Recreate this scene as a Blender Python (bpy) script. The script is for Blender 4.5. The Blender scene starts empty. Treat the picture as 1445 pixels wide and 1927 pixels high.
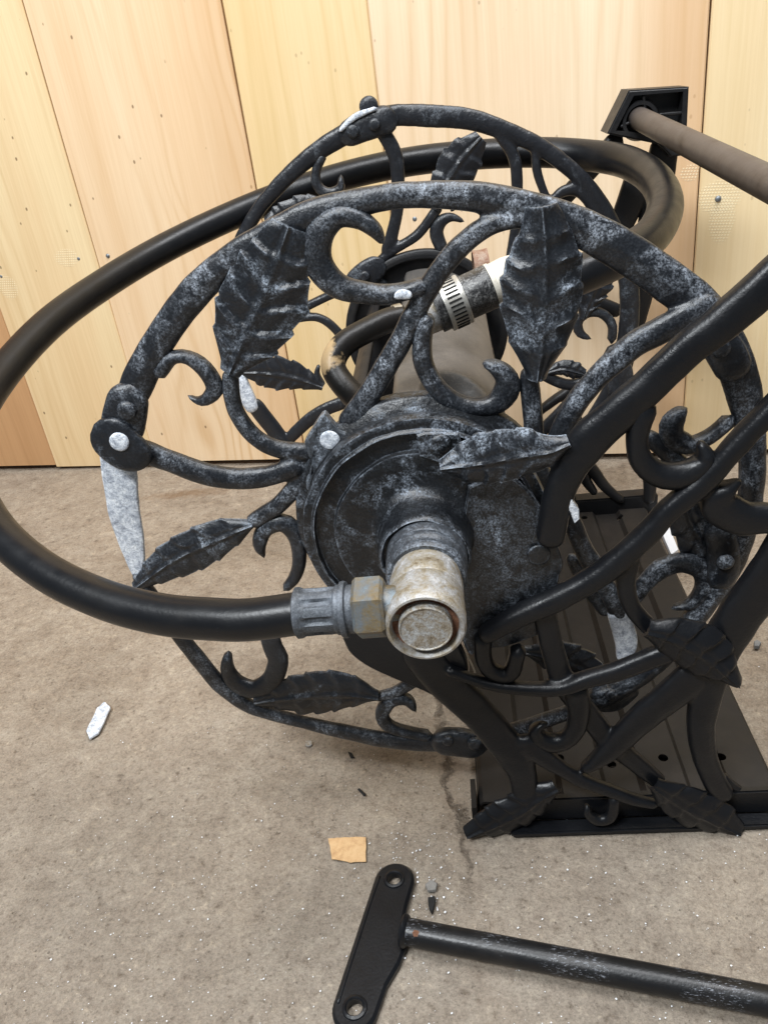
import bpy, bmesh, math, random
from mathutils import Vector, Matrix, noise
random.seed(7)
# ------------------------------------------------------------------ camera
W0, H0, FPX = 1445.0, 1927.0, 1500.0
CX, CY = 722.5, 963.5
VP = (369.5, 2673.5)                 # vanishing point of verticals, from the board joints
AZ = math.radians(7.0)
def _basis():
    up = -Vector((VP[0], VP[1], FPX)).normalized()
    fw = (Vector((0, 0, 1)) - up*up.z).normalized()
    rt = fw.cross(up)
    if rt.x < 0: rt = -rt
    F = math.cos(AZ)*fw + math.sin(AZ)*rt
    R = math.cos(AZ)*rt - math.sin(AZ)*fw
    return R, F, up
_R, _F, _U = _basis()
CAMZ = 0.525
CAM = Vector((0, 0, CAMZ))
RIGHT = Vector((_R.x, _F.x, _U.x)); DOWN = Vector((_R.y, _F.y, _U.y)); FWD = Vector((_R.z, _F.z, _U.z))
scene = bpy.context.scene
cd = bpy.data.cameras.new("camera"); cam = bpy.data.objects.new("camera", cd)
scene.collection.objects.link(cam); scene.camera = cam
cd.sensor_fit = 'VERTICAL'; cd.sensor_height = 36; cd.lens = 36*FPX/H0
cd.clip_start = 0.02; cd.clip_end = 50
M = Matrix((RIGHT, -DOWN, -FWD)).transposed().to_4x4(); M.translation = CAM
cam.matrix_world = M
scene.view_settings.view_transform = 'Standard'; scene.view_settings.look = 'None'
scene.view_settings.exposure = 0.0; scene.view_settings.gamma = 1
# ------------------------------------------------------------------ light
world = bpy.data.worlds.new("World"); scene.world = world; world.use_nodes = True
bg = world.node_tree.nodes["Background"]
bg.inputs[0].default_value = (0.80, 0.90, 1.0, 1); bg.inputs[1].default_value = 0.20
def area(name, loc, target, sx, sy, power, color):
    l = bpy.data.lights.new(name, 'AREA'); l.shape = 'RECTANGLE'; l.size = sx; l.size_y = sy
    l.energy = power; l.color = color
    o = bpy.data.objects.new(name, l); scene.collection.objects.link(o)
    o.location = loc
    o.rotation_euler = (Vector(target)-Vector(loc)).to_track_quat('-Z', 'Y').to_euler()
    return o
area("ceiling_lamp_bench", (-0.75, -0.55, 1.95), (0.0, 0.6, 0.1), 0.8, 0.25, 56, (0.93, 0.97, 1.0))
area("ceiling_lamp_wall", (0.3, 0.35, 2.2), (0.1, 0.8, 0.2), 1.4, 0.5, 48, (0.97, 0.98, 1.0))

# ------------------------------------------------------------------ projection helpers
def raydir(px, py): return RIGHT*(px-CX) + DOWN*(py-CY) + FWD*FPX
def P(px, py, Y):
    d = raydir(px, py); return CAM + d*(Y/d.y)
def PZ(px, py, z):
    d = raydir(px, py); return CAM + d*((z-CAM.z)/d.z)
def proj(p):
    v = p-CAM; z = v.dot(FWD); return Vector((v.dot(RIGHT)/z*FPX+CX, v.dot(DOWN)/z*FPX+CY))
def jac(p, d):
    e = 1e-4; a = proj(p); b = proj(p+d*e); return (b-a)/e
AX = Vector((-0.0285, 0, CAMZ-0.2560))      # reel axis (x, z)

# ------------------------------------------------------------------ materials
def newmat(name):
    m = bpy.data.materials.new(name); m.use_nodes = True
    nt = m.node_tree; b = nt.nodes["Principled BSDF"]
    return m, nt, b
def nd(nt, t, **kw):
    n = nt.nodes.new(t)
    for k, v in kw.items():
        if k in n.inputs.keys() if isinstance(k, str) else False: n.inputs[k].default_value = v
        else: setattr(n, k, v)
    return n
def coords(nt, scale=(1, 1, 1), rot=(0, 0, 0), kind='Object'):
    tc = nt.nodes.new('ShaderNodeTexCoord'); mp = nt.nodes.new('ShaderNodeMapping')
    mp.inputs['Scale'].default_value = scale; mp.inputs['Rotation'].default_value = rot
    nt.links.new(tc.outputs[kind], mp.inputs[0]); return mp.outputs[0]
def noi(nt, vec, scale, detail=4, rough=0.55, dist=0.0):
    n = nt.nodes.new('ShaderNodeTexNoise'); n.inputs['Scale'].default_value = scale
    n.inputs['Detail'].default_value = detail; n.inputs['Roughness'].default_value = rough
    n.inputs['Distortion'].default_value = dist
    nt.links.new(vec, n.inputs['Vector']); return n.outputs[0]
def ramp(nt, fac, stops, interp='LINEAR'):
    r = nt.nodes.new('ShaderNodeValToRGB'); cr = r.color_ramp; cr.interpolation = interp
    while len(cr.elements) < len(stops): cr.elements.new(0.5)
    for e, (p, c) in zip(cr.elements, stops):
        e.position = p
        e.color = (c, c, c, 1) if isinstance(c, (int, float)) else (*c, 1)
    nt.links.new(fac, r.inputs[0]); return r.outputs[0]
def math_(nt, op, a, b=None, clamp=False):
    m = nt.nodes.new('ShaderNodeMath'); m.operation = op; m.use_clamp = clamp
    for i, x in enumerate((a, b)):
        if x is None: continue
        if isinstance(x, (int, float)): m.inputs[i].default_value = x
        else: nt.links.new(x, m.inputs[i])
    return m.outputs[0]
def mix(nt, fac, a, b, mode='MIX'):
    m = nt.nodes.new('ShaderNodeMix'); m.data_type = 'RGBA'; m.blend_type = mode
    for key, x in ((0, fac), (6, a), (7, b)):
        if isinstance(x, (int, float)): m.inputs[key].default_value = x if key == 0 else (x, x, x, 1)
        elif isinstance(x, tuple): m.inputs[key].default_value = (*x, 1)
        else: nt.links.new(x, m.inputs[key])
    return m.outputs[2]
def bump(nt, b, h, dist, strength=1.0, prev=None):
    n = nt.nodes.new('ShaderNodeBump'); n.inputs['Distance'].default_value = dist; n.inputs['Strength'].default_value = strength
    nt.links.new(h, n.inputs['Height'])
    if prev: nt.links.new(prev, n.inputs['Normal'])
    if b: nt.links.new(n.outputs[0], b.inputs['Normal'])
    return n.outputs[0]

def worn_black(name, amount, dark=(0.0070, 0.0085, 0.0115), pale=(0.33, 0.38, 0.45), edge=0.9, rough=(0.34, 0.66), bev=0.0):
    """powder coat gone chalky: pale speckle gathered in patches and along crests"""
    m, nt, b = newmat(name); v = coords(nt)
    lo = 0.60-amount*0.17
    patch = ramp(nt, noi(nt, v, 30, 5, 0.62, 0.8), [(lo, 0.0), (lo+0.11, 1.0)])
    fray = ramp(nt, noi(nt, v, 140, 6, 0.75, 0.5), [(0.42, 0.0), (0.60, 1.0)])
    speck = ramp(nt, noi(nt, v, 760, 4, 0.75), [(0.43, 0.0), (0.60, 1.0)])
    streak = ramp(nt, noi(nt, coords(nt, (1, 1, 0.35), (0.3, 0.5, 0)), 95, 5, 0.7, 1.5), [(0.50, 0.0), (0.68, 1.0)])
    geo = nt.nodes.new('ShaderNodeNewGeometry')
    pt = ramp(nt, geo.outputs['Pointiness'], [(0.515, 0.0), (0.60, 1.0)])
    pt = math_(nt, 'MULTIPLY', pt, edge)
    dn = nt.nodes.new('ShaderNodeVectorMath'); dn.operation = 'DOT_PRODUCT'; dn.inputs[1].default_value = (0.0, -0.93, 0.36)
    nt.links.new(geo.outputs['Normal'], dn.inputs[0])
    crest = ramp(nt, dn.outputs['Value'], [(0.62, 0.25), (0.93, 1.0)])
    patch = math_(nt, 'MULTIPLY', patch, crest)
    patch = math_(nt, 'MULTIPLY', patch, ramp(nt, noi(nt, v, 11, 2, 0.5), [(0.38, 0.30), (0.55, 1.0)]))
    gen = math_(nt, 'ADD', patch, math_(nt, 'MULTIPLY', pt, 0.8), True)
    gen = math_(nt, 'MULTIPLY', gen, math_(nt, 'ADD', math_(nt, 'MULTIPLY', fray, 0.8), math_(nt, 'MULTIPLY', streak, 0.35), True), True)
    fac = math_(nt, 'MULTIPLY', gen, math_(nt, 'ADD', math_(nt, 'MULTIPLY', speck, 0.98), 0.08), True)
    film = math_(nt, 'MULTIPLY', math_(nt, 'MULTIPLY', speck, math_(nt, 'ADD', streak, 0.3)), 0.10*amount)
    fac = math_(nt, 'ADD', fac, film, True)
    if bev:
        bv = nt.nodes.new('ShaderNodeBevel'); bv.samples = 3; bv.inputs['Radius'].default_value = bev
        dt = nt.nodes.new('ShaderNodeVectorMath'); dt.operation = 'DOT_PRODUCT'
        nt.links.new(bv.outputs[0], dt.inputs[0]); nt.links.new(geo.outputs['Normal'], dt.inputs[1])
        eg = ramp(nt, dt.outputs['Value'], [(0.80, 1.0), (0.96, 0.0)])
        eg = math_(nt, 'MULTIPLY', eg, math_(nt, 'ADD', math_(nt, 'MULTIPLY', fray, 0.75), 0.12))
        fac = math_(nt, 'ADD', fac, math_(nt, 'MULTIPLY', eg, 0.75), True)
    hot = ramp(nt, noi(nt, v, 70, 6, 0.8), [(0.66, 0.0), (0.70, 1.0)])
    hot = math_(nt, 'MULTIPLY', math_(nt, 'MULTIPLY', hot, patch), speck)
    c = mix(nt, fac, dark, pale)
    c = mix(nt, math_(nt, 'MULTIPLY', hot, 0.7*amount), c, (0.62, 0.66, 0.72))
    nt.links.new(c, b.inputs['Base Color'])
    r = ramp(nt, fac, [(0.0, rough[0]), (0.4, rough[1])])
    nt.links.new(r, b.inputs['Roughness'])
    b.inputs['Specular IOR Level'].default_value = 0.5
    n1 = bump(nt, None, noi(nt, v, 240, 5, 0.65), 0.0008, 0.6)
    bump(nt, b, noi(nt, v, 48, 4, 0.55), 0.0022, 0.6, n1)
    return m
def satin(name, col, rough, grain=0.35, dust=(0.05, 0.045, 0.04), dusty=0.0, scratch=0.15, sthr=0.66):
    m, nt, b = newmat(name); v = coords(nt)
    d = ramp(nt, noi(nt, v, 35, 5, 0.6), [(0.50, 0.0), (0.72, 1.0)])
    d = math_(nt, 'MULTIPLY', d, dusty)
    c = mix(nt, d, col, dust)
    s = ramp(nt, noi(nt, coords(nt, (40, 160, 260)), 6, 6, 0.75), [(sthr, 0.0), (sthr+0.04, 1.0)])
    pale = ramp(nt, noi(nt, v, 18, 3, 0.5), [(0.52, 0.0), (0.66, 1.0)])
    s = math_(nt, 'MULTIPLY', math_(nt, 'MULTIPLY', s, pale), scratch*4, True)
    c = mix(nt, s, c, (0.16, 0.17, 0.19))
    nt.links.new(c, b.inputs['Base Color'])
    r = ramp(nt, noi(nt, v, 60, 4, 0.6), [(0.3, rough-0.05), (0.7, rough+0.10)])
    nt.links.new(r, b.inputs['Roughness'])
    b.inputs['Specular IOR Level'].default_value = 0.34
    bump(nt, b, noi(nt, v, 520, 3, 0.55), 0.0005, grain)
    return m
def mottled(name, cols, scale, rough, metal=0.0, bumpd=0.0006, fine=None):
    m, nt, b = newmat(name); v = coords(nt)
    f = noi(nt, v, scale, 7, 0.72, 0.4)
    n = len(cols); c = ramp(nt, f, [(0.30+0.42*i/(n-1), cc) for i, cc in enumerate(cols)])
    if fine:
        g = ramp(nt, noi(nt, v, 900, 3, 0.7), [(0.50, 0.0), (0.60, 1.0)])
        c = mix(nt, math_(nt, 'MULTIPLY', g, fine[1]), c, fine[0])
    nt.links.new(c, b.inputs['Base Color'])
    b.inputs['Roughness'].default_value = rough; b.inputs['Metallic'].default_value = metal
    bump(nt, b, noi(nt, v, scale*3, 6, 0.7), bumpd, 0.8)
    return m

M_disc = worn_black("chalky_black_paint", 0.95, pale=(0.36, 0.40, 0.46))
M_leaf = worn_black("chalky_black_leaf_paint", 0.75, edge=1.0, bev=0.0012)
M_low = worn_black("lightly_worn_black_paint", 0.35, edge=0.6)
M_rear = worn_black("worn_black_paint_rear", 0.35, dark=(0.011, 0.012, 0.015), pale=(0.15, 0.175, 0.205), edge=0.8)
M_hub = worn_black("pitted_black_hub_paint", 0.62, dark=(0.0040, 0.0046, 0.0058), pale=(0.30, 0.345, 0.41), edge=0.8, bev=0.0014)
M_frame = satin("satin_black_frame", (0.0050, 0.0056, 0.0072), 0.35, 0.5, dusty=0.08, dust=(0.03, 0.03, 0.03), scratch=0.10)
M_frear = satin("satin_black_rear_frame", (0.010, 0.010, 0.011), 0.42, 0.4, dusty=0.3)
M_hose = satin("black_rubber_hose", (0.005, 0.0055, 0.0068), 0.33, 0.20, dusty=0.5, dust=(0.014, 0.013, 0.012), scratch=0.2)
M_plate = satin("brown_black_base_plate", (0.012, 0.0108, 0.0104), 0.50, 0.25, dusty=0.5, dust=(0.026, 0.022, 0.020), scratch=0.22)
M_bar = mottled("dull_brown_steel", [(0.030, 0.022, 0.018), (0.060, 0.047, 0.040), (0.075, 0.062, 0.054), (0.10, 0.05, 0.03)], 26, 0.48, 0.0, 0.0004)
M_drum = mottled("dusty_grey_drum", [(0.045, 0.043, 0.041), (0.070, 0.066, 0.062), (0.095, 0.088, 0.081), (0.14, 0.124, 0.105)], 18, 0.42, 0.0, 0.0004, fine=((0.22, 0.19, 0.16), 0.22))
M_bare = mottled("bare_cast_aluminium", [(0.16, 0.18, 0.22), (0.50, 0.54, 0.61), (0.80, 0.84, 0.89), (0.92, 0.94, 0.96)], 230, 0.7, 0.1, 0.0010, fine=((0.20, 0.23, 0.28), 0.45))
M_fit = mottled("corroded_zinc", [(0.11, 0.070, 0.03), (0.30, 0.26, 0.19), (0.40, 0.40, 0.40), (0.66, 0.67, 0.68)], 105, 0.5, 0.35, 0.0008, fine=((0.17, 0.14, 0.11), 0.4))
M_cap = mottled("pitted_zinc_cap", [(0.11, 0.085, 0.05), (0.34, 0.30, 0.24), (0.44, 0.46, 0.47), (0.70, 0.70, 0.68)], 190, 0.5, 0.35, 0.0009, fine=((0.16, 0.12, 0.08), 0.5))
M_nut = mottled("greenish_brass_nut", [(0.13, 0.085, 0.035), (0.17, 0.135, 0.08), (0.13, 0.15, 0.165), (0.19, 0.30, 0.35)], 62, 0.5, 0.4, 0.0006, fine=((0.12, 0.13, 0.14), 0.4))
M_crimp = mottled("grey_crimp_sleeve", [(0.026, 0.029, 0.034), (0.055, 0.062, 0.072), (0.085, 0.095, 0.112), (0.16, 0.18, 0.21)], 60, 0.55, 0.3, 0.0007, fine=((0.24, 0.27, 0.30), 0.25))
M_clamp = mottled("stainless_clamp_band", [(0.30, 0.28, 0.24), (0.44, 0.43, 0.40), (0.55, 0.54, 0.50), (0.60, 0.58, 0.52)], 40, 0.42, 0.6, 0.0003, fine=((0.25, 0.20, 0.13), 0.25))
M_rustclamp = mottled("rusty_clamp_band", [(0.10, 0.04, 0.02), (0.20, 0.10, 0.06), (0.28, 0.20, 0.15), (0.35, 0.30, 0.25)], 160, 0.7, 0.2, 0.0006)
M_cream = mottled("cream_fitting", [(0.38, 0.35, 0.28), (0.50, 0.47, 0.40), (0.58, 0.55, 0.48), (0.62, 0.60, 0.54)], 50, 0.6, 0.0, 0.0004, fine=((0.32, 0.27, 0.19), 0.25))
M_dark, _nt, _b = newmat("black_void_paint"); _b.inputs['Base Color'].default_value = (0.004, 0.004, 0.004, 1); _b.inputs['Roughness'].default_value = 0.8
M_rust = mottled("brown_rust", [(0.05, 0.02, 0.012), (0.14, 0.06, 0.03), (0.20, 0.10, 0.06)], 300, 0.85, 0, 0.0008)
def pipe_mat():
    m, nt, b = newmat("black_pipe_worn_to_brass"); v = coords(nt)
    f = ramp(nt, noi(nt, v, 42, 5, 0.65, 0.5), [(0.36, (0.005, 0.005, 0.005)), (0.60, (0.009, 0.008, 0.0075))])
    # worn area at the outer elbow: an ellipsoid round the bend
    tc = nt.nodes.new('ShaderNodeTexCoord')
    d = nt.nodes.new('ShaderNodeVectorMath'); d.operation = 'DISTANCE'
    nt.links.new(tc.outputs['Object'], d.inputs[0]); q = P(606, 668, 0.535); d.inputs[1].default_value = q
    e = math_(nt, 'ADD', d.outputs['Value'], math_(nt, 'MULTIPLY', math_(nt, 'SUBTRACT', noi(nt, v, 90, 4, 0.6), 0.5), 0.03))
    w = ramp(nt, e, [(0.0135, 1.0), (0.0143, 0.0)])
    c = mix(nt, w, f, (0.34, 0.24, 0.13))
    du = ramp(nt, noi(nt, v, 24, 5, 0.6), [(0.5, 0.0), (0.7, 1.0)])
    c = mix(nt, math_(nt, 'MULTIPLY', du, 0.25), c, (0.030, 0.026, 0.022))
    nt.links.new(c, b.inputs['Base Color']); b.inputs['Roughness'].default_value = 0.40; b.inputs['Specular IOR Level'].default_value = 0.28
    bump(nt, b, math_(nt, 'ADD', noi(nt, v, 120, 4, 0.6), math_(nt, 'MULTIPLY', w, -0.6)), 0.0007, 0.7)
    return m
M_pipe = pipe_mat()

def wood(name, base, dark, light, seed, flame=0.5, pins=0.0, edge_dark=None, dents=()):
    m, nt, b = newmat(name)
    tc = nt.nodes.new('ShaderNodeTexCoord'); mp = nt.nodes.new('ShaderNodeMapping')
    mp.inputs['Location'].default_value = (seed*3.1, seed*1.7, seed*2.3)
    nt.links.new(tc.outputs['Object'], mp.inputs[0])
    def sc(s):
        x = nt.nodes.new('ShaderNodeMapping'); x.inputs['Scale'].default_value = s
        nt.links.new(mp.outputs[0], x.inputs[0]); return x.outputs[0]
    warp = noi(nt, sc((5, 5, 1.3)), 1.0, 3, 0.5)
    rings = nt.nodes.new('ShaderNodeMath'); rings.operation = 'SINE'
    sep = nt.nodes.new('ShaderNodeSeparateXYZ'); nt.links.new(mp.outputs[0], sep.inputs[0])
    ph = math_(nt, 'ADD', math_(nt, 'MULTIPLY', sep.outputs[0], 300.0), math_(nt, 'MULTIPLY', warp, 70.0*flame+8))
    nt.links.new(ph, rings.inputs[0])
    g1 = ramp(nt, math_(nt, 'ADD', math_(nt, 'MULTIPLY', rings.outputs[0], 0.5), 0.5), [(0.0, 1.0), (0.10, 0.55), (0.45, 0.12), (1.0, 0.0)])
    pm = ramp(nt, noi(nt, sc((9, 9, 1.2)), 1.0, 3, 0.5), [(0.40, 0.0), (0.65, 1.0)])
    g1 = math_(nt, 'MULTIPLY', g1, pm)
    fine = noi(nt, sc((420, 420, 8)), 1.0, 4, 0.65)
    streak = noi(nt, sc((60, 60, 1.6)), 1.0, 5, 0.6, 0.3)
    broad = noi(nt, sc((11, 11, 1.1)), 1.0, 3, 0.5)
    c = mix(nt, ramp(nt, broad, [(0.35, 0.0), (0.68, 1.0)]), base, light)
    c = mix(nt, math_(nt, 'MULTIPLY', g1, 0.22+0.40*flame), c, dark)
    c = mix(nt, ramp(nt, streak, [(0.48, 0.0), (0.78, 0.28)]), c, dark)
    c = mix(nt, ramp(nt, fine, [(0.40, 0.13), (0.60, 0.0)]), c, dark)
    if pins > 0:
        vo = nt.nodes.new('ShaderNodeTexVoronoi'); vo.inputs['Scale'].default_value = 1.0
        nt.links.new(sc((46, 46, 30)), vo.inputs['Vector'])
        pv = ramp(nt, vo.outputs['Distance'], [(0.055, 1.0), (0.085, 0.0)])
        gate = ramp(nt, noi(nt, sc((14, 14, 10)), 1.0, 2), [(0.38, 0.0), (0.44, 1.0)])
        c = mix(nt, math_(nt, 'MULTIPLY', math_(nt, 'MULTIPLY', pv, gate), pins), c, (0.16, 0.09, 0.04))
    if edge_dark:                      # sapwood/heartwood band along one edge: local coordinate runs across the board
        x0, x1, col, amt = edge_dark; amt *= 0.6
        s2 = nt.nodes.new('ShaderNodeSeparateXYZ'); nt.links.new(tc.outputs['Object'], s2.inputs[0])
        mr = nt.nodes.new('ShaderNodeMapRange'); mr.inputs['From Min'].default_value = x0; mr.inputs['From Max'].default_value = x1
        nt.links.new(math_(nt, 'ADD', s2.outputs[0], math_(nt, 'MULTIPLY', warp, 0.012)), mr.inputs['Value'])
        c = mix(nt, math_(nt, 'MULTIPLY', mr.outputs[0], amt), c, col)
    hd_ = None
    for (dx, dz, rx, rz) in dents:       # waffle print of a hammer face pressed into the wood
        a_ = nt.nodes.new('ShaderNodeVectorMath'); a_.operation = 'SUBTRACT'; nt.links.new(tc.outputs['Object'], a_.inputs[0]); a_.inputs[1].default_value = (dx, 0, dz)
        b_ = nt.nodes.new('ShaderNodeVectorMath'); b_.operation = 'MULTIPLY'; nt.links.new(a_.outputs[0], b_.inputs[0]); b_.inputs[1].default_value = (1/rx, 0, 1/rz)
        l_ = nt.nodes.new('ShaderNodeVectorMath'); l_.operation = 'LENGTH'; nt.links.new(b_.outputs[0], l_.inputs[0])
        msk = ramp(nt, math_(nt, 'ADD', l_.outputs['Value'], math_(nt, 'MULTIPLY', math_(nt, 'SUBTRACT', broad, 0.5), 0.8)), [(0.80, 1.0), (1.0, 0.0)])
        mp3 = nt.nodes.new('ShaderNodeMapping'); mp3.inputs['Rotation'].default_value = (0, 0.6, 0); nt.links.new(a_.outputs[0], mp3.inputs[0])
        s3 = nt.nodes.new('ShaderNodeSeparateXYZ'); nt.links.new(mp3.outputs[0], s3.inputs[0])
        wv_ = math_(nt, 'MULTIPLY', math_(nt, 'SINE', math_(nt, 'MULTIPLY', s3.outputs[0], 1150.0)), math_(nt, 'SINE', math_(nt, 'MULTIPLY', s3.outputs[2], 1500.0)))
        pt_ = math_(nt, 'MULTIPLY', ramp(nt, wv_, [(0.15, 0.0), (0.45, 1.0)]), msk)
        c = mix(nt, math_(nt, 'MULTIPLY', pt_, 0.55), c, (0.90, 0.80, 0.56))
        hd_ = pt_ if hd_ is None else math_(nt, 'ADD', hd_, pt_)
    nt.links.new(c, b.inputs['Base Color'])
    b.inputs['Roughness'].default_value = 0.55; b.inputs['Specular IOR Level'].default_value = 0.3
    pv_ = bump(nt, None, fine, 0.0004, 0.35)
    if hd_ is not None: bump(nt, b, hd_, 0.0006, 0.6, pv_)
    else: nt.links.new(pv_, b.inputs['Normal'])
    return m

# ------------------------------------------------------------------ object helpers
COL = scene.collection
def link(name, me, mat, parent=None, smooth=True):
    o = bpy.data.objects.new(name, me); COL.objects.link(o)
    if mat: me.materials.append(mat)
    if smooth:
        for p in me.polygons: p.use_smooth = True
    if parent: o.parent = parent
    return o
def from_bm(name, bm, mat, parent=None, smooth=True):
    bmesh.ops.recalc_face_normals(bm, faces=bm.faces[:])
    me = bpy.data.meshes.new(name); bm.to_mesh(me); bm.free()
    return link(name, me, mat, parent, smooth)
def empty(name, loc, label=None, cat=None):
    o = bpy.data.objects.new(name, None); COL.objects.link(o); o.location = loc; o.empty_display_size = 0.05
    if label: o['label'] = label
    if cat: o['category'] = cat
    return o
def tag(o, label, cat, group=None):
    o['label'] = label; o['category'] = cat
    if group: o['group'] = group
    return o
def keep_world(o, parent):
    o.parent = parent; o.matrix_parent_inverse = parent.matrix_world.inverted() if parent.type == 'EMPTY' else Matrix()
    if parent.type == 'EMPTY': o.matrix_parent_inverse = Matrix.Translation(-Vector(parent.location))
def catmull(pts, n):
    """resample a list of tuples to n points along a centripetal-ish catmull-rom, by arc length of first 2-3 comps"""
    pts = [Vector(p) for p in pts]
    if len(pts) == 2: pts = [pts[0], (pts[0]+pts[1])/2, pts[1]]
    ext = [pts[0]*2-pts[1]] + pts + [pts[-1]*2-pts[-2]]
    dense = []
    for i in range(1, len(ext)-2):
        p0, p1, p2, p3 = ext[i-1:i+3]
        for k in range(16):
            t = k/16
            dense.append(0.5*((2*p1)+(p2-p0)*t+(2*p0-5*p1+4*p2-p3)*t*t+(3*p1-p0-3*p2+p3)*t**3))
    dense.append(pts[-1])
    L = [0]
    for a, b in zip(dense, dense[1:]): L.append(L[-1]+(b-a).length)
    out = []; j = 0
    for i in range(n):
        s = L[-1]*i/(n-1)
        while j < len(L)-2 and L[j+1] < s: j += 1
        t = (s-L[j])/max(1e-9, L[j+1]-L[j]); out.append(dense[j].lerp(dense[j+1], min(1, max(0, t))))
    return out
YV = Vector((0, -1, 0))
def sweep_bm(bm, path, widths, tks, pexp=2.2, seg=16, caps=(True, True), rough=0.0, ridge=0.0):
    """path: world points (roughly in a plane of constant y); width in the plane, thickness along y"""
    n = len(path); rings = []
    for i in range(n):
        a = path[max(0, i-1)]; b = path[min(n-1, i+1)]; T = (b-a).normalized()
        N = T.cross(YV); N = N.normalized() if N.length > 1e-6 else Vector((1, 0, 0))
        B = N.cross(T).normalized()
        if B.dot(YV) < 0: B = -B
        w, t = widths[i]/2, tks[i]/2
        ring = []
        for k in range(seg):
            th = 2*math.pi*k/seg; c, s = math.cos(th), math.sin(th)
            x = math.copysign(abs(c)**(2/pexp), c)*w; y = math.copysign(abs(s)**(2/pexp), s)*t
            if ridge and s > 0: y += ridge*t*max(0, 1-abs(c)*2.4)
            p = path[i]+N*x+B*y
            if rough:
                p = p+(N*math.copysign(1, x)+B*math.copysign(1, y))*rough*noise.noise(p*90)
            ring.append(bm.verts.new(p))
        rings.append(ring)
    for i in range(n-1):
        for k in range(seg):
            bm.faces.new((rings[i][k], rings[i][(k+1) % seg], rings[i+1][(k+1) % seg], rings[i+1][k]))
    bm.faces.new(list(reversed(rings[0]))); bm.faces.new(rings[-1])
def bar_bm(bm, pts, Y, ws, t=None, step=9.0, pexp=2.2, cap=True, tf=0.6, rough=0.0004, round_tip=(1, 1), seg=20, ridge=0.0):
    """pts in photo pixels on the plane y=Y (or with their own y as third value), ws silhouette widths in pixels"""
    q = []
    for i, p in enumerate(pts):
        yy = p[2] if len(p) > 2 else Y
        q.append((*P(p[0], p[1], yy), ws[i] if i < len(ws) else ws[-1]))
    # arc resample using the first three comps only
    if cap:
        mw = max(ws)
        for e in (0, 1):
            k0, k1 = (0, 1) if e == 0 else (-1, -2)
            w_e = (ws[0] if e == 0 else ws[min(len(ws)-1, len(pts)-1)])
            if w_e >= 0.55*mw and round_tip[e]:
                A_, B_ = Vector(q[k0][:3]), Vector(q[k1][:3]); sc_ = 1/max(1e-6, jac(A_, (A_-B_).normalized()).length)
                E_ = A_+(A_-B_).normalized()*w_e*0.36*sc_; q[k0] = (*E_, q[k0][3])
    pix = [Vector((p[0], p[1])) for p in pts]; Lp = sum((b-a).length for a, b in zip(pix, pix[1:]))
    n = max(18, int(Lp/step)+1)
    q4 = catmull([Vector(v) if len(v) == 4 else v for v in [(a[0]*1000, a[1]*1000, a[2]*1000, a[3]) for a in q]], n)
    path = [Vector((v[0], v[1], v[2]))/1000 for v in q4]; wp = [max(2.0, v[3]) for v in q4]
    ww, tt = [], []
    for i in range(n):
        a = path[max(0, i-1)]; b = path[min(n-1, i+1)]; T = (b-a).normalized()
        N = T.cross(YV).normalized()
        jt = jac(path[i], T); s = Vector((-jt.y, jt.x)); s = s.normalized() if s.length > 1e-6 else Vector((1, 0))
        jn = abs(jac(path[i], N).dot(s)); jy = abs(jac(path[i], YV).dot(s))
        half = wp[i]/2
        # thickness first guess from width
        th = t if t else tf*half*2/max(jn, 1e-6)
        th = min(th, 1.5*half/max(jy, 1e-6)) if jy > 1e-3 else th
        a2 = half*half-(jy*th/2)**2
        w = 2*math.sqrt(max(a2, (0.45*half)**2))/max(jn, 1e-6)
        ww.append(w); tt.append(th if not t else min(th, w*1.4))
    if cap:
        # rounded ends
        for e, rt in ((0, round_tip[0]), (1, round_tip[1])):
            if not rt: continue
            idx = range(n) if e == 0 else range(n-1, -1, -1)
            s = 0; prev = None
            r = None
            for i in idx:
                if prev is not None: s += (path[i]-path[prev]).length
                prev = i
                if r is None: r = ww[i]*0.5
                if s >= r: break
                k = math.sqrt(max(0.03, 1-((r-s)/r)**2)); ww[i] *= k; tt[i] *= max(k, 0.35)
    sweep_bm(bm, path, ww, tt, pexp, seg=seg, rough=rough, ridge=ridge)
def bar(name, pts, Y, ws, mat, parent, **kw):
    bm = bmesh.new(); bar_bm(bm, pts, Y, ws, **kw)
    o = from_bm(name, bm, mat); keep_world(o, parent); return o
def tube_bm(bm, path, radii, seg=20, closed_caps=True):
    n = len(path); T0 = (path[1]-path[0]).normalized()
    ref = Vector((0, 0, 1)) if abs(T0.z) < 0.9 else Vector((1, 0, 0))
    N = T0.cross(ref).normalized(); rings = []
    for i in range(n):
        T = (path[min(n-1, i+1)]-path[max(0, i-1)]).normalized()
        N = (N-T*N.dot(T)).normalized(); B = T.cross(N)
        r = radii[i] if hasattr(radii, '__len__') else radii
        rings.append([bm.verts.new(path[i]+(N*math.cos(2*math.pi*k/seg)+B*math.sin(2*math.pi*k/seg))*r) for k in range(seg)])
    for i in range(n-1):
        for k in range(seg):
            bm.faces.new((rings[i][k], rings[i][(k+1) % seg], rings[i+1][(k+1) % seg], rings[i+1][k]))
    if closed_caps: bm.faces.new(list(reversed(rings[0]))); bm.faces.new(rings[-1])
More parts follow.
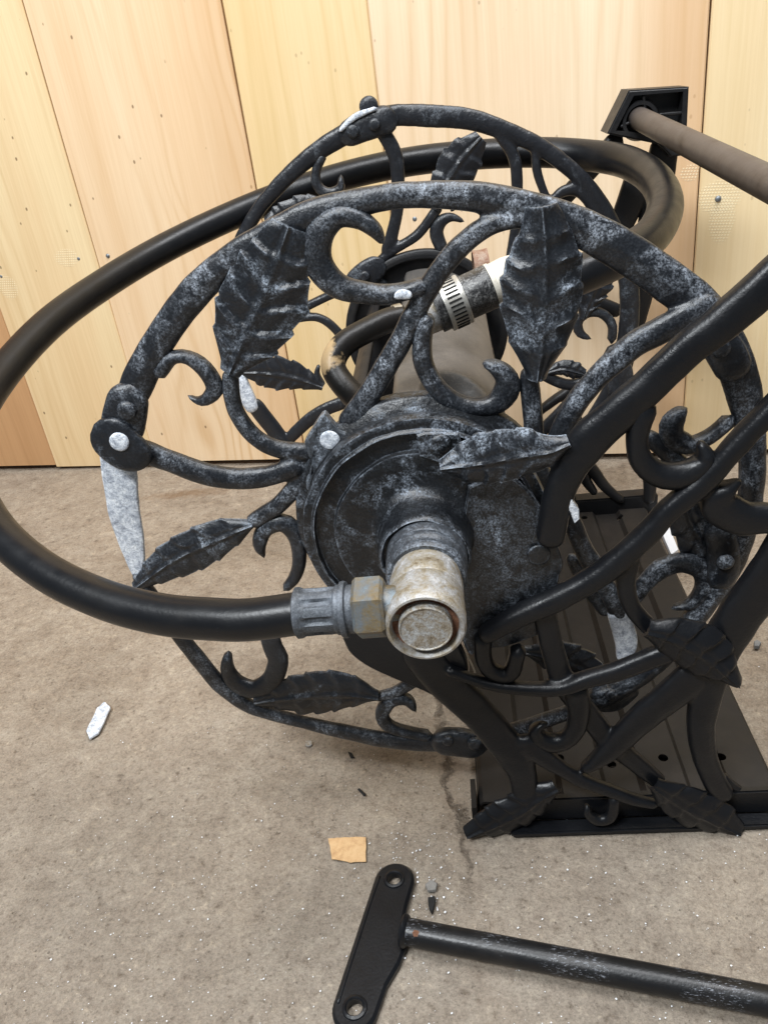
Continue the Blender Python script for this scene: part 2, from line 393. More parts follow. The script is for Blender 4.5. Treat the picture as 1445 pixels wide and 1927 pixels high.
def lathe_bm(bm, prof, center, axis, seg=48, squash=None):
    """prof: (radius, distance along axis); axis Vector from center"""
    axis = axis.normalized(); ref = Vector((0, 0, 1)) if abs(axis.z) < 0.9 else Vector((1, 0, 0))
    N = axis.cross(ref).normalized(); B = axis.cross(N); rings = []
    for r, d in prof:
        if r < 1e-6: rings.append([bm.verts.new(center+axis*d)])
        else: rings.append([bm.verts.new(center+axis*d+(N*math.cos(2*math.pi*k/seg)+B*math.sin(2*math.pi*k/seg))*r) for k in range(seg)])
    for a, b in zip(rings, rings[1:]):
        for k in range(seg):
            k2 = (k+1) % seg
            if len(a) == 1 and len(b) == 1: continue
            if len(a) == 1: bm.faces.new((a[0], b[k2], b[k]))
            elif len(b) == 1: bm.faces.new((a[k], a[k2], b[0]))
            else: bm.faces.new((a[k], a[k2], b[k2], b[k]))
def lathe(name, prof, center, axis, mat, parent, seg=48, jitter=0.0, sharp=True):
    bm = bmesh.new(); lathe_bm(bm, prof, center, axis, seg)
    if jitter:
        for v in bm.verts: v.co += Vector((noise.noise(v.co*70), noise.noise(v.co*70+Vector((9, 0, 0))), noise.noise(v.co*70+Vector((0, 9, 0)))))*jitter
    o = from_bm(name, bm, mat)
    if sharp: o.data.set_sharp_from_angle(angle=math.radians(38))
    if parent: keep_world(o, parent)
    return o
def interp(xs, u):
    f = u*(len(xs)-1); i = min(len(xs)-2, int(f)); t = f-i; t = t*t*(3-2*t) if False else t
    return xs[i]*(1-t)+xs[i+1]*t
def leaf(name, mid, lw, rw, Y, mat, parent, nseg=6, serr=0.10, amp=0.0022, dome=0.003, th=0.003, skew=0.45, ripple=1.0, seed=0, crest=False, wob=0.42):
    """mid: photo-pixel midrib from stalk to tip; lw/rw: half widths in px along it (left/right of travel)"""
    nu = nseg*9+1; nv = 12
    pts = [Vector((*P(p[0], p[1], p[2] if len(p) > 2 else Y),)) for p in mid]
    c = [v/1000 for v in catmull([p*1000 for p in pts], nu)]
    bm = bmesh.new(); front, back = [], []
    for i in range(nu):
        u = i/(nu-1); T = (c[min(nu-1, i+1)]-c[max(0, i-1)]).normalized(); N = T.cross(YV).normalized()
        jn = jac(c[i], N); k = 1/max(jn.length, 1e-6)
        f0 = u*nseg
        row, rowb = [], []
        for j in range(-nv, nv+1):
            f = (f0+wob*noise.noise(Vector((u*3+seed*3.7, (j/nv)*1.3, seed)))*min(1, 3*u, 3*(1-u)))%1.0
            if i == nu-1: f = 1.0
            v = j/nv; wv = interp(rw if j > 0 else lw, u)*k
            av = abs(v)
            out = 1+serr*(f-0.62)*(av**2)*1.6+0.05*noise.noise(Vector((u*7, j*0.1, seed)))*av
            vv = math.copysign(av, v)
            pos = c[i]+N*vv*wv*out+T*(skew*av**1.3*wv*(1 if 0 < i < nu-1 else 0))*min(1, (1-u)*2.5)
            saw = (f if f < 0.86 else (1-f)/0.14*0.86)
            if crest: saw = 0.1+0.55*abs(2*f-1)+0.55*abs(2*f-1)**5
            h = dome*(1-v*v)+amp*ripple*(saw-0.4)*(av**0.6)*(1-0.75*av**4)*min(1, 4*u+0.15, 4*(1-u)+0.15)
            h += 0.0009*math.exp(-(v/0.10)**2)-0.0006*math.exp(-((av-0.2)/0.1)**2)
            h += 0.0009*noise.noise(pos*55+Vector((seed, 0, 0)))
            row.append(bm.verts.new(pos+YV*h)); rowb.append(bm.verts.new(pos+YV*(h-th*(1-0.4*av))))
        front.append(row); back.append(rowb)
    m = 2*nv
    for i in range(nu-1):
        for j in range(m):
            bm.faces.new((front[i][j], front[i][j+1], front[i+1][j+1], front[i+1][j]))
            bm.faces.new((back[i][j], back[i+1][j], back[i+1][j+1], back[i][j+1]))
        bm.faces.new((front[i][0], front[i+1][0], back[i+1][0], back[i][0]))
        bm.faces.new((front[i][m], back[i][m], back[i+1][m], front[i+1][m]))
    for j in range(m):
        bm.faces.new((front[0][j], back[0][j], back[0][j+1], front[0][j+1]))
        bm.faces.new((front[nu-1][j], front[nu-1][j+1], back[nu-1][j+1], back[nu-1][j]))
    bmesh.ops.remove_doubles(bm, verts=bm.verts[:], dist=0.00002)
    o = from_bm(name, bm, mat); o.data.set_sharp_from_angle(angle=math.radians(50)); keep_world(o, parent); return o
def plate_bm(bm, outline, off_dir, thick, inset=0.0012):
    """outline: world points of a roughly planar polygon; bevelled prism towards off_dir"""
    n = len(outline); cen = sum(outline, Vector())/n
    nrm = Vector()
    for i in range(n): nrm += (outline[i]-cen).cross(outline[(i+1) % n]-cen)
    nrm.normalize()
    ins = []
    for i in range(n):
        a, b, c = outline[i-1], outline[i], outline[(i+1) % n]
        e1 = (b-a).normalized(); e2 = (c-b).normalized(); nn = (nrm.cross(e1)+nrm.cross(e2)).normalized()
        ins.append(b+nn*inset)
    o = off_dir.normalized()
    A = [bm.verts.new(p) for p in outline]
    B = [bm.verts.new(p+o*(thick-inset)) for p in outline]
    C = [bm.verts.new(p+o*thick) for p in ins]
    for X, Z in ((A, B), (B, C)):
        for i in range(n): bm.faces.new((X[i], X[(i+1) % n], Z[(i+1) % n], Z[i]))
    f1 = bm.faces.new(list(reversed(A))); f2 = bm.faces.new(C)
    bmesh.ops.triangulate(bm, faces=[f1, f2])
def plate(name, px, Y, thick, mat, parent, off=YV, inset=0.0012, smooth_n=0):
    pts = [P(p[0], p[1], Y) for p in px]
    if smooth_n:
        cl = catmull([p*1000 for p in pts+[pts[0]]], smooth_n+1)[:-1]; pts = [p/1000 for p in cl]
    bm = bmesh.new(); plate_bm(bm, pts, off, thick, inset)
    o = from_bm(name, bm, mat, smooth=True); o.data.set_sharp_from_angle(angle=math.radians(35)); keep_world(o, parent); return o
def rivet(px, py, Y, rpx, mat, parent, name="rivet", flat=0.5, seg=20):
    c = P(px, py, Y); r = rpx/jac(c, Vector((1, 0, 0))).length
    prof = [(r, -0.001), (r, r*flat*0.4), (r*0.86, r*flat*0.8), (r*0.5, r*flat), (0, r*flat*1.04)]
    return lathe(name, prof, c, YV, mat, parent, seg, jitter=0.0003, sharp=False)
def box_bm(bm, c, sx, sy, sz, rot=None):
    vs = []
    for x in (-1, 1):
        for y in (-1, 1):
            for z in (-1, 1):
                v = Vector((x*sx/2, y*sy/2, z*sz/2))
                if rot: v = rot @ v
                vs.append(bm.verts.new(c+v))
    for f in ((0, 1, 3, 2), (4, 6, 7, 5), (0, 4, 5, 1), (2, 3, 7, 6), (0, 2, 6, 4), (1, 5, 7, 3)):
        bm.faces.new([vs[i] for i in f])
def boolean_cut(o, bm_cut):
    me = bpy.data.meshes.new("cut"); bmesh.ops.recalc_face_normals(bm_cut, faces=bm_cut.faces[:]); bm_cut.to_mesh(me); bm_cut.free()
    c = bpy.data.objects.new("cut", me); COL.objects.link(c)
    md = o.modifiers.new("b", 'BOOLEAN'); md.object = c; md.operation = 'DIFFERENCE'; md.solver = 'EXACT'
    bpy.context.view_layer.update()
    ev = o.evaluated_get(bpy.context.evaluated_depsgraph_get()); new = bpy.data.meshes.new_from_object(ev)
    o.modifiers.clear(); o.data = new
    bpy.data.objects.remove(c); bpy.data.meshes.remove(me)

# ================================================================== FLOOR
def concrete():
    m, nt, b = newmat("worn_concrete"); v = coords(nt)
    big = noi(nt, v, 3.2, 4, 0.55, 0.3); mid = noi(nt, v, 26, 9, 0.74); fine = noi(nt, v, 190, 6, 0.75)
    c = ramp(nt, mid, [(0.26, (0.195, 0.150, 0.110)), (0.43, (0.325, 0.264, 0.204)), (0.60, (0.400, 0.337, 0.268)), (0.76, (0.40, 0.345, 0.285))])
    g = ramp(nt, big, [(0.40, 0.0), (0.62, 1.0)])
    sep = nt.nodes.new('ShaderNodeSeparateXYZ'); tc = nt.nodes.new('ShaderNodeTexCoord'); nt.links.new(tc.outputs['Object'], sep.inputs[0])
    # greyer trowelled slab to the right of / in front of the seam, browner behind
    wob = math_(nt, 'MULTIPLY', math_(nt, 'SUBTRACT', noi(nt, v, 9, 5, 0.6), 0.5), 0.05)
    near = nt.nodes.new('ShaderNodeMapRange'); near.inputs['From Min'].default_value = 0.62; near.inputs['From Max'].default_value = 0.36
    nt.links.new(math_(nt, 'ADD', sep.outputs[1], math_(nt, 'MULTIPLY', wob, 3.0)), near.inputs['Value'])
    c = mix(nt, math_(nt, 'MULTIPLY', near.outputs[0], 0.50), c, (0.300, 0.272, 0.238))
    c = mix(nt, math_(nt, 'MULTIPLY', g, 0.25), c, (0.30, 0.235, 0.175))
    sp = ramp(nt, fine, [(0.26, (0.20, 0.18, 0.15)), (0.44, (0.5, 0.5, 0.5)), (0.62, (0.5, 0.5, 0.5)), (0.74, (0.80, 0.78, 0.74))])
    c = mix(nt, 0.85, c, sp, 'OVERLAY')
    sand = noi(nt, v, 480, 4, 0.8)
    c = mix(nt, 0.38, c, ramp(nt, sand, [(0.34, (0.16, 0.15, 0.13)), (0.50, (0.5, 0.5, 0.5)), (0.64, (0.76, 0.75, 0.73))]), 'OVERLAY')
    crust = noi(nt, v, 95, 9, 0.82, 0.3)
    c = mix(nt, 0.75, c, ramp(nt, crust, [(0.30, (0.20, 0.18, 0.16)), (0.45, (0.48, 0.47, 0.46)), (0.56, (0.52, 0.52, 0.51)), (0.70, (0.82, 0.79, 0.74))]), 'OVERLAY')
    c = mix(nt, 0.3, c, ramp(nt, noi(nt, v, 9, 6, 0.7, 0.6), [(0.34, (0.30, 0.29, 0.28)), (0.52, (0.52, 0.52, 0.52)), (0.68, (0.68, 0.67, 0.65))]), 'OVERLAY')
    cr2 = ramp(nt, noi(nt, v, 150, 4, 0.6, 1.5), [(0.27, 1.0), (0.33, 0.0)])
    c = mix(nt, math_(nt, 'MULTIPLY', cr2, 0.55), c, (0.07, 0.055, 0.045))
    vo = nt.nodes.new('ShaderNodeTexVoronoi'); vo.inputs['Scale'].default_value = 210; nt.links.new(v, vo.inputs['Vector'])
    pit = ramp(nt, vo.outputs['Distance'], [(0.10, 1.0), (0.20, 0.0)])
    gate = ramp(nt, noi(nt, v, 60, 3), [(0.56, 0.0), (0.62, 1.0)])
    pit = math_(nt, 'MULTIPLY', pit, gate)
    c = mix(nt, math_(nt, 'MULTIPLY', pit, 0.35), c, (0.09, 0.072, 0.055))
    stain = ramp(nt, noi(nt, v, 34, 6, 0.8, 0.5), [(0.68, 0.0), (0.76, 1.0)])
    c = mix(nt, math_(nt, 'MULTIPLY', stain, 0.35), c, (0.42, 0.36, 0.28))
    # seam between slabs: runs away from the camera, ragged
    p0 = PZ(868, 1600, 0); p1 = PZ(838, 1420, 0)
    kx = (p1.x-p0.x)/(p1.y-p0.y)
    line = math_(nt, 'ADD', math_(nt, 'MULTIPLY', math_(nt, 'SUBTRACT', sep.outputs[1], p0.y), kx), p0.x)
    wig = math_(nt, 'MULTIPLY', math_(nt, 'SUBTRACT', noi(nt, v, 20, 7, 0.75), 0.5), 0.05)
    dd = math_(nt, 'SUBTRACT', math_(nt, 'ADD', sep.outputs[0], wig), line)
    ad = math_(nt, 'ABSOLUTE', dd)
    crack = ramp(nt, ad, [(0.0010, 1.0), (0.0032, 0.0)])
    cg = ramp(nt, noi(nt, v, 38, 4, 0.7), [(0.36, 0.15), (0.50, 1.0)])
    crack = math_(nt, 'MULTIPLY', crack, cg)
    yr = nt.nodes.new('ShaderNodeMapRange'); yr.inputs['From Min'].default_value = PZ(850, 1730, 0).y; yr.inputs['From Max'].default_value = PZ(850, 1600, 0).y
    nt.links.new(sep.outputs[1], yr.inputs['Value']); crack = math_(nt, 'MULTIPLY', crack, yr.outputs[0])
    c = mix(nt, math_(nt, 'MULTIPLY', crack, 0.55), c, (0.045, 0.03, 0.02))
    band = ramp(nt, ad, [(0.004, 1.0), (0.022, 0.0)])
    c = mix(nt, math_(nt, 'MULTIPLY', band, 0.14), c, (0.27, 0.20, 0.14))
    # rusty smear beyond the disc
    q0 = PZ(350, 928, 0); dv = nt.nodes.new('ShaderNodeVectorMath'); dv.operation = 'SUBTRACT'; nt.links.new(tc.outputs['Object'], dv.inputs[0]); dv.inputs[1].default_value = q0
    dm = nt.nodes.new('ShaderNodeVectorMath'); dm.operation = 'MULTIPLY'; nt.links.new(dv.outputs[0], dm.inputs[0]); dm.inputs[1].default_value = (11, 55, 0)
    dl = nt.nodes.new('ShaderNodeVectorMath'); dl.operation = 'LENGTH'; nt.links.new(dm.outputs[0], dl.inputs[0])
    sm = ramp(nt, math_(nt, 'ADD', dl.outputs['Value'], math_(nt, 'MULTIPLY', math_(nt, 'SUBTRACT', noi(nt, v, 70, 6, 0.75), 0.5), 2.2)), [(0.2, 1.0), (0.95, 0.0)])
    c = mix(nt, math_(nt, 'MULTIPLY', sm, 0.6), c, (0.20, 0.115, 0.055))
    ch = ramp(nt, noi(nt, v, 17, 8, 0.8, 0.4), [(0.66, 0.0), (0.72, 1.0)])
    c = mix(nt, math_(nt, 'MULTIPLY', ch, 0.45), c, (0.52, 0.46, 0.38))
    nt.links.new(c, b.inputs['Base Color']); b.inputs['Roughness'].default_value = 0.8; b.inputs['Specular IOR Level'].default_value = 0.25
    h = math_(nt, 'ADD', math_(nt, 'ADD', math_(nt, 'MULTIPLY', fine, 0.6), math_(nt, 'ADD', math_(nt, 'MULTIPLY', sand, 0.18), math_(nt, 'MULTIPLY', crust, 0.9))), math_(nt, 'MULTIPLY', pit, -0.6))
    n1 = bump(nt, None, h, 0.0026, 0.9)
    n2 = bump(nt, None, math_(nt, 'ADD', mid, math_(nt, 'MULTIPLY', crack, -0.5)), 0.006, 0.85, n1)
    step = ramp(nt, dd, [(0.0, 0.0), (0.006, 1.0)])
    bump(nt, b, step, 0.0012, 0.5, n2)
    return m
M_floor = concrete()
bm = bmesh.new()
nx, ny = 200, 170
vg = []
for j in range(ny+1):
    row = []
    for i in range(nx+1):
        x = -2.4+5.2*((i/nx)); y = -0.6+2.6*(j/ny)
        z = 0.0016*noise.noise(Vector((x*6, y*6, 0)))+0.0009*noise.noise(Vector((x*22, y*22, 3)))-0.0012
        row.append(bm.verts.new((x, y, z)))
    vg.append(row)
for j in range(ny):
    for i in range(nx): bm.faces.new((vg[j][i], vg[j][i+1], vg[j+1][i+1], vg[j+1][i]))
floor = from_bm("floor", bm, M_floor); floor['kind'] = 'structure'

# ================================================================== BOARD WALL
wa = PZ(50, 880, 0.004); wb = PZ(1441, 852, 0.004)
wdir = (wb-wa); wdir.z = 0; wdir.normalize(); wn = Vector((wdir.y, -wdir.x, 0))
if wn.y > 0: wn = -wn
def on_wall(px, py, off=0.0):
    d = raydir(px, py); o = wa+wn*off; return CAM+d*((o-CAM).dot(wn)/d.dot(wn))
def wall_s(px, py): return (on_wall(px, py)-wa).dot(wdir)
wall = empty("board_wall", wa, "wall of upright pale pine boards standing behind the hose reel", "wall")
joints = [(-900, 0), (104, 871), (292, 868), (562, 789), (724, 300), (1304, 500), (2900, 500)]
S = [wall_s(*p) for p in joints]
S[2] = wall_s(186, 500)
specs = [((0.50, 0.28, 0.13), (0.34, 0.17, 0.07), (0.58, 0.34, 0.17), 0.5, 0.0, None),
         ((0.74, 0.535, 0.30), (0.52, 0.32, 0.13), (0.79, 0.62, 0.37), 0.35, 0.8, None),
         ((0.76, 0.545, 0.335), (0.56, 0.33, 0.14), (0.82, 0.64, 0.43), 1.0, 0.75, (0.60, 0.36, 0.17)),
         ((0.74, 0.545, 0.29), (0.56, 0.37, 0.13), (0.79, 0.61, 0.36), 0.3, 0.3, None),
         ((0.78, 0.575, 0.375), (0.58, 0.38, 0.18), (0.84, 0.67, 0.47), 0.45, 0.4, (0.60, 0.35, 0.16)),
         ((0.76, 0.575, 0.33), (0.58, 0.40, 0.16), (0.81, 0.655, 0.41), 0.35, 0.25, None)]
R3 = Matrix((wdir, -wn, Vector((0, 0, 1)))).transposed()      # local x along the wall, y into it
boards = []
for i, sp in enumerate(specs):
    gl = (0.001, 0.0005, 0.00015, 0.0009, 0.0006, 0.0009, 0.001); s0, s1 = S[i]+gl[i], S[i+1]-gl[i+1]
    h = 1.9; t = 0.018; nz = 24; bev = 0.0016
    z0 = (0.004, 0.0015, 0.006, 0.007, 0.004, 0.005)[i]
    ed = (s1-s0-0.075, s1-s0-0.02, sp[5], 0.85) if sp[5] else None
    dn_ = []
    for (px, py, rx, rz) in ((1354, 378, 0.026, 0.020), (1358, 420, 0.016, 0.030), (1299, 332, 0.012, 0.009), (130, 490, 0.022, 0.014), (20, 545, 0.018, 0.02)):
        w_ = on_wall(px, py); ss_ = (w_-wa).dot(wdir)
        if s0 <= ss_ <= s1: dn_.append((ss_-s0, w_.z, rx, rz))
    m = wood("pine_board_%d" % i, sp[0], sp[1], sp[2], i+1.3, sp[3], sp[4], ed, dn_)
    bm = bmesh.new(); prof = [(0, t), (0, bev), (bev, 0), (s1-s0-bev, 0), (s1-s0, bev), (s1-s0, t)]
    rows = []
    cup = (0.0012, -0.0010, 0.0016, -0.0008, 0.0012, -0.001)[i]; lift = (0.0, 0.0015, 0.0, -0.0015, 0.001, -0.0006)[i]
    for k in range(nz+1):
        z = z0+h*k/nz; rows.append([bm.verts.new((x+0.0012*noise.noise(Vector((i*5+0.3, z*3, 0))), y-lift+0.0006*noise.noise(Vector((x*9, z*5, i))), z)) for x, y in prof])
    for a, b_ in zip(rows, rows[1:]):
        for k in range(len(prof)-1): bm.faces.new((a[k], a[k+1], b_[k+1], b_[k]))
    bm.faces.new(rows[0]); bm.faces.new(list(reversed(rows[-1])))
    o = from_bm("board", bm, m, smooth=False)
    o.parent = wall
    o.rotation_euler = R3.to_euler(); o.location = wdir*s0
    boards.append((o, s0, s1))
def board_child(name, bmfn, px, py, mat, off=0.0):
    w = on_wall(px, py); s = (w-wa).dot(wdir)
    for o, s0, s1 in boards:
        if s0 <= s <= s1:
            c = Vector((s-s0, -0.0005, w.z)); bm = bmesh.new(); bmfn(bm, c)
            n = from_bm(name, bm, mat, smooth=True); n.parent = o
            return n
M_nail = mottled("galvanised_nail", [(0.10, 0.11, 0.12), (0.20, 0.22, 0.24), (0.30, 0.32, 0.34)], 300, 0.45, 0.6, 0.0003)
def nail_fn(r):
    return lambda bm, c: lathe_bm(bm, [(r*1.25, -0.0008), (r, 0.0006), (r*0.8, 0.0012), (0, 0.0014)], c, Vector((0, -1, 0)), 12)
for px, py, r in ((1350, 381, 0.0030), (151, 492, 0.0026), (205, 487, 0.0026), (6, 525, 0.0026), (781, 418, 0.0030)):
    board_child("nail", nail_fn(r), px, py, M_nail)
# dark cavity behind the boards
bm = bmesh.new(); box_bm(bm, Vector((1.0, 0.035, 0.95)), 4.6, 0.03, 1.9)
o = from_bm("backing_board", bm, mottled("dark_backing", [(0.10, 0.055, 0.03), (0.13, 0.075, 0.04)], 5, 0.9), smooth=False)
o.parent = wall; o.rotation_euler = R3.to_euler()

# ================================================================== HOSE REEL
reel = empty("hose_reel", Vector((AX.x, 0.42, 0)), "battered black cast metal hose reel with leaf and scroll discs, standing before the board wall", "hose reel")
def part_root(name, mesh_bm, mat, label=None, weld=0):
    o = from_bm(name, mesh_bm, mat)
    if weld:
        md = o.modifiers.new("r", 'REMESH'); md.mode = 'VOXEL'; md.voxel_size = weld; md.use_smooth_shade = True
        ms = o.modifiers.new("s", 'SMOOTH'); ms.iterations = 4; ms.factor = 0.5
        bpy.context.view_layer.update()
        new = bpy.data.meshes.new_from_object(o.evaluated_get(bpy.context.evaluated_depsgraph_get()))
        o.modifiers.clear(); o.data = new
        for p in new.polygons: p.use_smooth = True
        if not new.materials: new.materials.append(mat)
    keep_world(o, reel)
    if label: o['label'] = label
    return o

# ---------------- front disc ----------------
YF = 0.450
bm = bmesh.new()
ring_up = [(250, 745), (262, 715), (298, 645), (361, 557), (425, 498), (480, 462), (545, 425), (606, 398), (686, 379), (770, 367), (889, 370), (985, 390), (1083, 424), (1180, 477), (1270, 540), (1330, 590), (1372, 660), (1398, 735), (1412, 820), (1414, 900), (1403, 985), (1370, 1070), (1315, 1150), (1240, 1243), (1150, 1308), (1068, 1340), (985, 1368), (900, 1390)]
wu = [50, 62, 57, 59, 58, 58, 56, 55, 50, 47, 54, 62, 70, 76, 78, 74, 72, 66, 52, 46, 44, 44, 40, 34, 28, 25, 25, 25]
bar_bm(bm, ring_up, YF, [w*1.06+2 for w in wu], t=0.011, pexp=2.6, ridge=0.12)
bar_bm(bm, [(256, 1082), (285, 1115), (314, 1165), (354, 1215), (409, 1283), (447, 1314), (480, 1333), (537, 1350), (615, 1369), (719, 1391), (800, 1398), (850, 1398)], YF, [20, 22, 27, 31, 32, 30, 27, 25, 27, 31, 32, 32], t=0.009)
# spokes cast in one piece with the ring
bar_bm(bm, [(434, 705), (437, 748), (451, 786), (482, 824), (524, 845), (580, 850)], YF-0.001, [34, 32, 32, 33, 34, 36], t=0.009)
bar_bm(bm, [(1000, 412), (946, 416), (912, 428), (874, 456), (839, 494), (813, 532), (786, 578), (756, 639), (725, 692), (695, 742), (660, 795)], YF-0.002, [34, 38, 40, 42, 42, 42, 44, 44, 44, 46, 56], t=0.010)
bar_bm(bm, [(1335, 572), (1258, 613), (1190, 651), (1142, 692), (1097, 740), (1066, 790), (1048, 835)], YF-0.004, [52, 52, 50, 46, 44, 44, 46], t=0.011)
bar_bm(bm, [(262, 845), (330, 872), (392, 893), (444, 900), (496, 897), (560, 878)], YF-0.002, [44, 42, 42, 42, 40, 40], t=0.010)
bar_bm(bm, [(476, 981), (522, 952), (553, 921), (590, 880)], YF-0.001, [32, 34, 36, 38], t=0.009)
bar_bm(bm, [(995, 700), (997, 730), (1001, 770), (1004, 830)], YF-0.001, [36, 38, 38, 40], t=0.009)
bar_bm(bm, [(708, 1311), (745, 1301), (781, 1279), (815, 1250)], YF, [20, 22, 28, 32], t=0.008)
bar_bm(bm, [(1062, 960), (1077, 985), (1093, 1025), (1117, 1067), (1149, 1120), (1165, 1153)], YF+0.004, [34, 36, 38, 40, 40, 42], t=0.009)
bar_bm(bm, [(1218, 822), (1240, 838), (1270, 866), (1310, 905)], YF+0.001, [32, 36, 38, 40], t=0.009)
bar_bm(bm, [(1075, 1050), (1100, 1095), (1140, 1150)], YF+0.016, [26, 32, 28], t=0.007)
disc = part_root("side_disc", bm, M_disc, "chalky scratched disc of scrolls and leaves at the front of the reel", weld=0.0012)
def D(name, pts, ws, off=0.0, mat=None, **kw):
    kw.setdefault('t', 0.010); return bar(name, pts, YF+off, ws, mat or M_disc, disc, **kw)
D("scroll", [(302, 700), (323, 675), (351, 672), (378, 687), (399, 713), (404, 734), (389, 751), (371, 753), (354, 744)], [34, 28, 28, 32, 34, 34, 26, 18, 9], -0.001)
D("scroll", [(722, 458), (703, 430), (673, 412), (635, 408), (604, 436), (597, 478), (608, 512), (642, 540), (694, 552), (746, 552), (794, 538)], [11, 32, 39, 47, 55, 54, 54, 48, 42, 38, 34], -0.003, t=0.012)
D("scroll", [(812, 592), (800, 612), (794, 646), (797, 684), (816, 722), (847, 753), (885, 766), (923, 763), (950, 740), (953, 712), (934, 692), (908, 683)], [24, 34, 37, 38, 38, 38, 37, 40, 50, 46, 32, 14], -0.003, t=0.011)
D("scroll", [(1371, 790), (1337, 819), (1306, 835), (1288, 835), (1266, 824), (1262, 800), (1275, 780), (1292, 767)], [32, 30, 32, 42, 48, 46, 36, 14], -0.001)
D("scroll", [(1190, 1125), (1215, 1095), (1245, 1070), (1284, 1058), (1319, 1072), (1327, 1106), (1303, 1133), (1262, 1144)], [34, 34, 38, 38, 42, 44, 30, 9], 0.0)
D("scroll", [(498, 1050), (489, 1022), (501, 993), (532, 983), (557, 1006), (564, 1050), (556, 1084), (534, 1110)], [9, 28, 33, 34, 34, 27, 24, 18], 0.0, mat=M_low)
D("scroll", [(506, 1190), (514, 1217), (524, 1245), (511, 1280), (480, 1297), (446, 1286), (429, 1258), (430, 1226)], [36, 38, 40, 40, 36, 34, 28, 14], -0.001, mat=M_low)
D("scroll", [(783, 1339), (766, 1316), (736, 1318), (719, 1343), (733, 1366), (771, 1378), (806, 1384)], [10, 24, 28, 27, 26, 24, 24], 0.0, mat=M_low)
leaf("leaf", [(433, 702), (455, 650), (482, 589), (515, 510), (545, 425)], [22, 66, 82, 76, 70, 56, 34], [22, 66, 80, 88, 70, 60, 34], YF-0.006, M_leaf, disc, nseg=6, serr=0.07, amp=0.0056, dome=0.003, seed=1, skew=0.42)
leaf("leaf", [(1008, 712), (1018, 616), (1022, 532), (1022, 456), (1017, 386)], [20, 62, 78, 80, 68, 48, 28], [20, 54, 70, 76, 68, 54, 30], YF-0.008, M_leaf, disc, nseg=6, serr=0.05, amp=0.0036, dome=0.007, seed=2, skew=0.42, crest=True)
leaf("leaf", [(476, 985), (397, 1019), (330, 1050), (255, 1104)], [8, 30, 42, 44, 38, 26, 9], [8, 34, 38, 36, 32, 24, 9], YF-0.003, M_leaf, disc, nseg=6, serr=0.08, amp=0.0040, dome=0.003, seed=3, skew=0.25)
leaf("leaf", [(712, 1310), (640, 1303), (563, 1308), (480, 1318)], [9, 30, 40, 38, 26, 9], [9, 34, 40, 36, 26, 9], YF-0.003, M_low, disc, nseg=6, serr=0.08, amp=0.0036, dome=0.003, seed=4, skew=0.2)
leaf("leaf", [(1296, 905), (1290, 960), (1318, 1020), (1350, 1080)], [14, 36, 44, 40, 14], [14, 36, 44, 36, 14], YF+0.002, M_low, disc, nseg=5, serr=0.12, amp=0.003, seed=5)
leaf("leaf", [(985, 1225), (1040, 1235), (1090, 1255), (1135, 1285)], [9, 30, 36, 28, 9], [9, 30, 36, 28, 9], YF+0.01, M_low, disc, nseg=5, serr=0.16, amp=0.003, seed=6)
# bare aluminium where the coat has gone
b1 = D("bare_strip", [(222, 852), (226, 895), (232, 950), (244, 1005), (256, 1055), (264, 1092)], [66, 66, 60, 52, 34, 14], 0.001, mat=M_bare, t=0.004, pexp=4, round_tip=(0, 0)); b1['label'] = "bare silvery strip of the disc rim"
b2 = D("bare_strip", [(1163, 1150), (1172, 1185), (1178, 1210), (1172, 1245)], [44, 44, 42, 24], 0.003, mat=M_bare, t=0.006, pexp=3.5, round_tip=(0, 1)); b2['label'] = "bare silvery broken spoke end"
D("paint_chip", [(742, 560), (756, 554), (771, 556)], [10, 20, 12], -0.010, mat=M_bare, t=0.003)
# clasps where the halves are riveted
D("clasp", [(244, 748), (236, 778), (232, 806)], [72, 84, 82], -0.004, t=0.012, pexp=3.0)
D("clasp", [(205, 815), (232, 842), (268, 862)], [84, 78, 50], -0.010, mat=M_low, t=0.008, pexp=3.4)
rivet(240, 772, YF-0.010, 18, M_disc, disc); r = rivet(225, 832, YF-0.0142, 18, M_bare, disc, flat=0.12)
D("clasp", [(1330, 610), (1357, 652), (1378, 690)], [66, 78, 72], -0.003, mat=M_low, t=0.012, pexp=3.0); rivet(1355, 655, YF-0.009, 19, M_low, disc)
D("clasp", [(1352, 1000), (1360, 1050), (1352, 1088)], [60, 66, 54], -0.002, mat=M_low, t=0.012, pexp=3.0); rivet(1364, 1058, YF-0.009, 16, M_disc, disc)
D("clasp", [(826, 1396), (860, 1396), (900, 1404)], [44, 52, 44], -0.003, mat=M_low, t=0.012, pexp=3.0); rivet(843, 1394, YF-0.009, 11, M_low, disc); rivet(893, 1399, YF-0.009, 14, M_low, disc)
D("clasp", [(1120, 1310), (1150, 1312), (1185, 1290)], [40, 50, 40], 0.002, mat=M_low, t=0.012, pexp=3.0); rivet(1150, 1308, YF-0.004, 12, M_disc, disc)
# hub dish of the disc, with riveted lug at upper left
hubc = Vector((AX.x, YF, AX.z))
plate("hub_lug", [(576, 822), (590, 800), (610, 772), (622, 782), (640, 800), (668, 806), (700, 800), (690, 840), (640, 870), (600, 905), (584, 925), (580, 890), (598, 868), (584, 850)], YF-0.001, 0.008, worn_black("grey_scuffed_lug", 0.8, dark=(0.035, 0.039, 0.045), bev=0.0015), disc, smooth_n=80)
rivet(621, 828, YF-0.0088, 19, M_bare, disc, flat=0.12)
lathe("hub_dish", [(0.066, 0.006), (0.0830, 0.006), (0.0845, 0.001), (0.0840, -0.0045), (0.0826, -0.0062), (0.0790, -0.0072), (0.0750, -0.0110), (0.0600, -0.0110), (0.02, -0.010), (0.02, 0.006)], hubc, Vector((0, 1, 0)), M_hub, disc, 96, 0.0006, sharp=False)

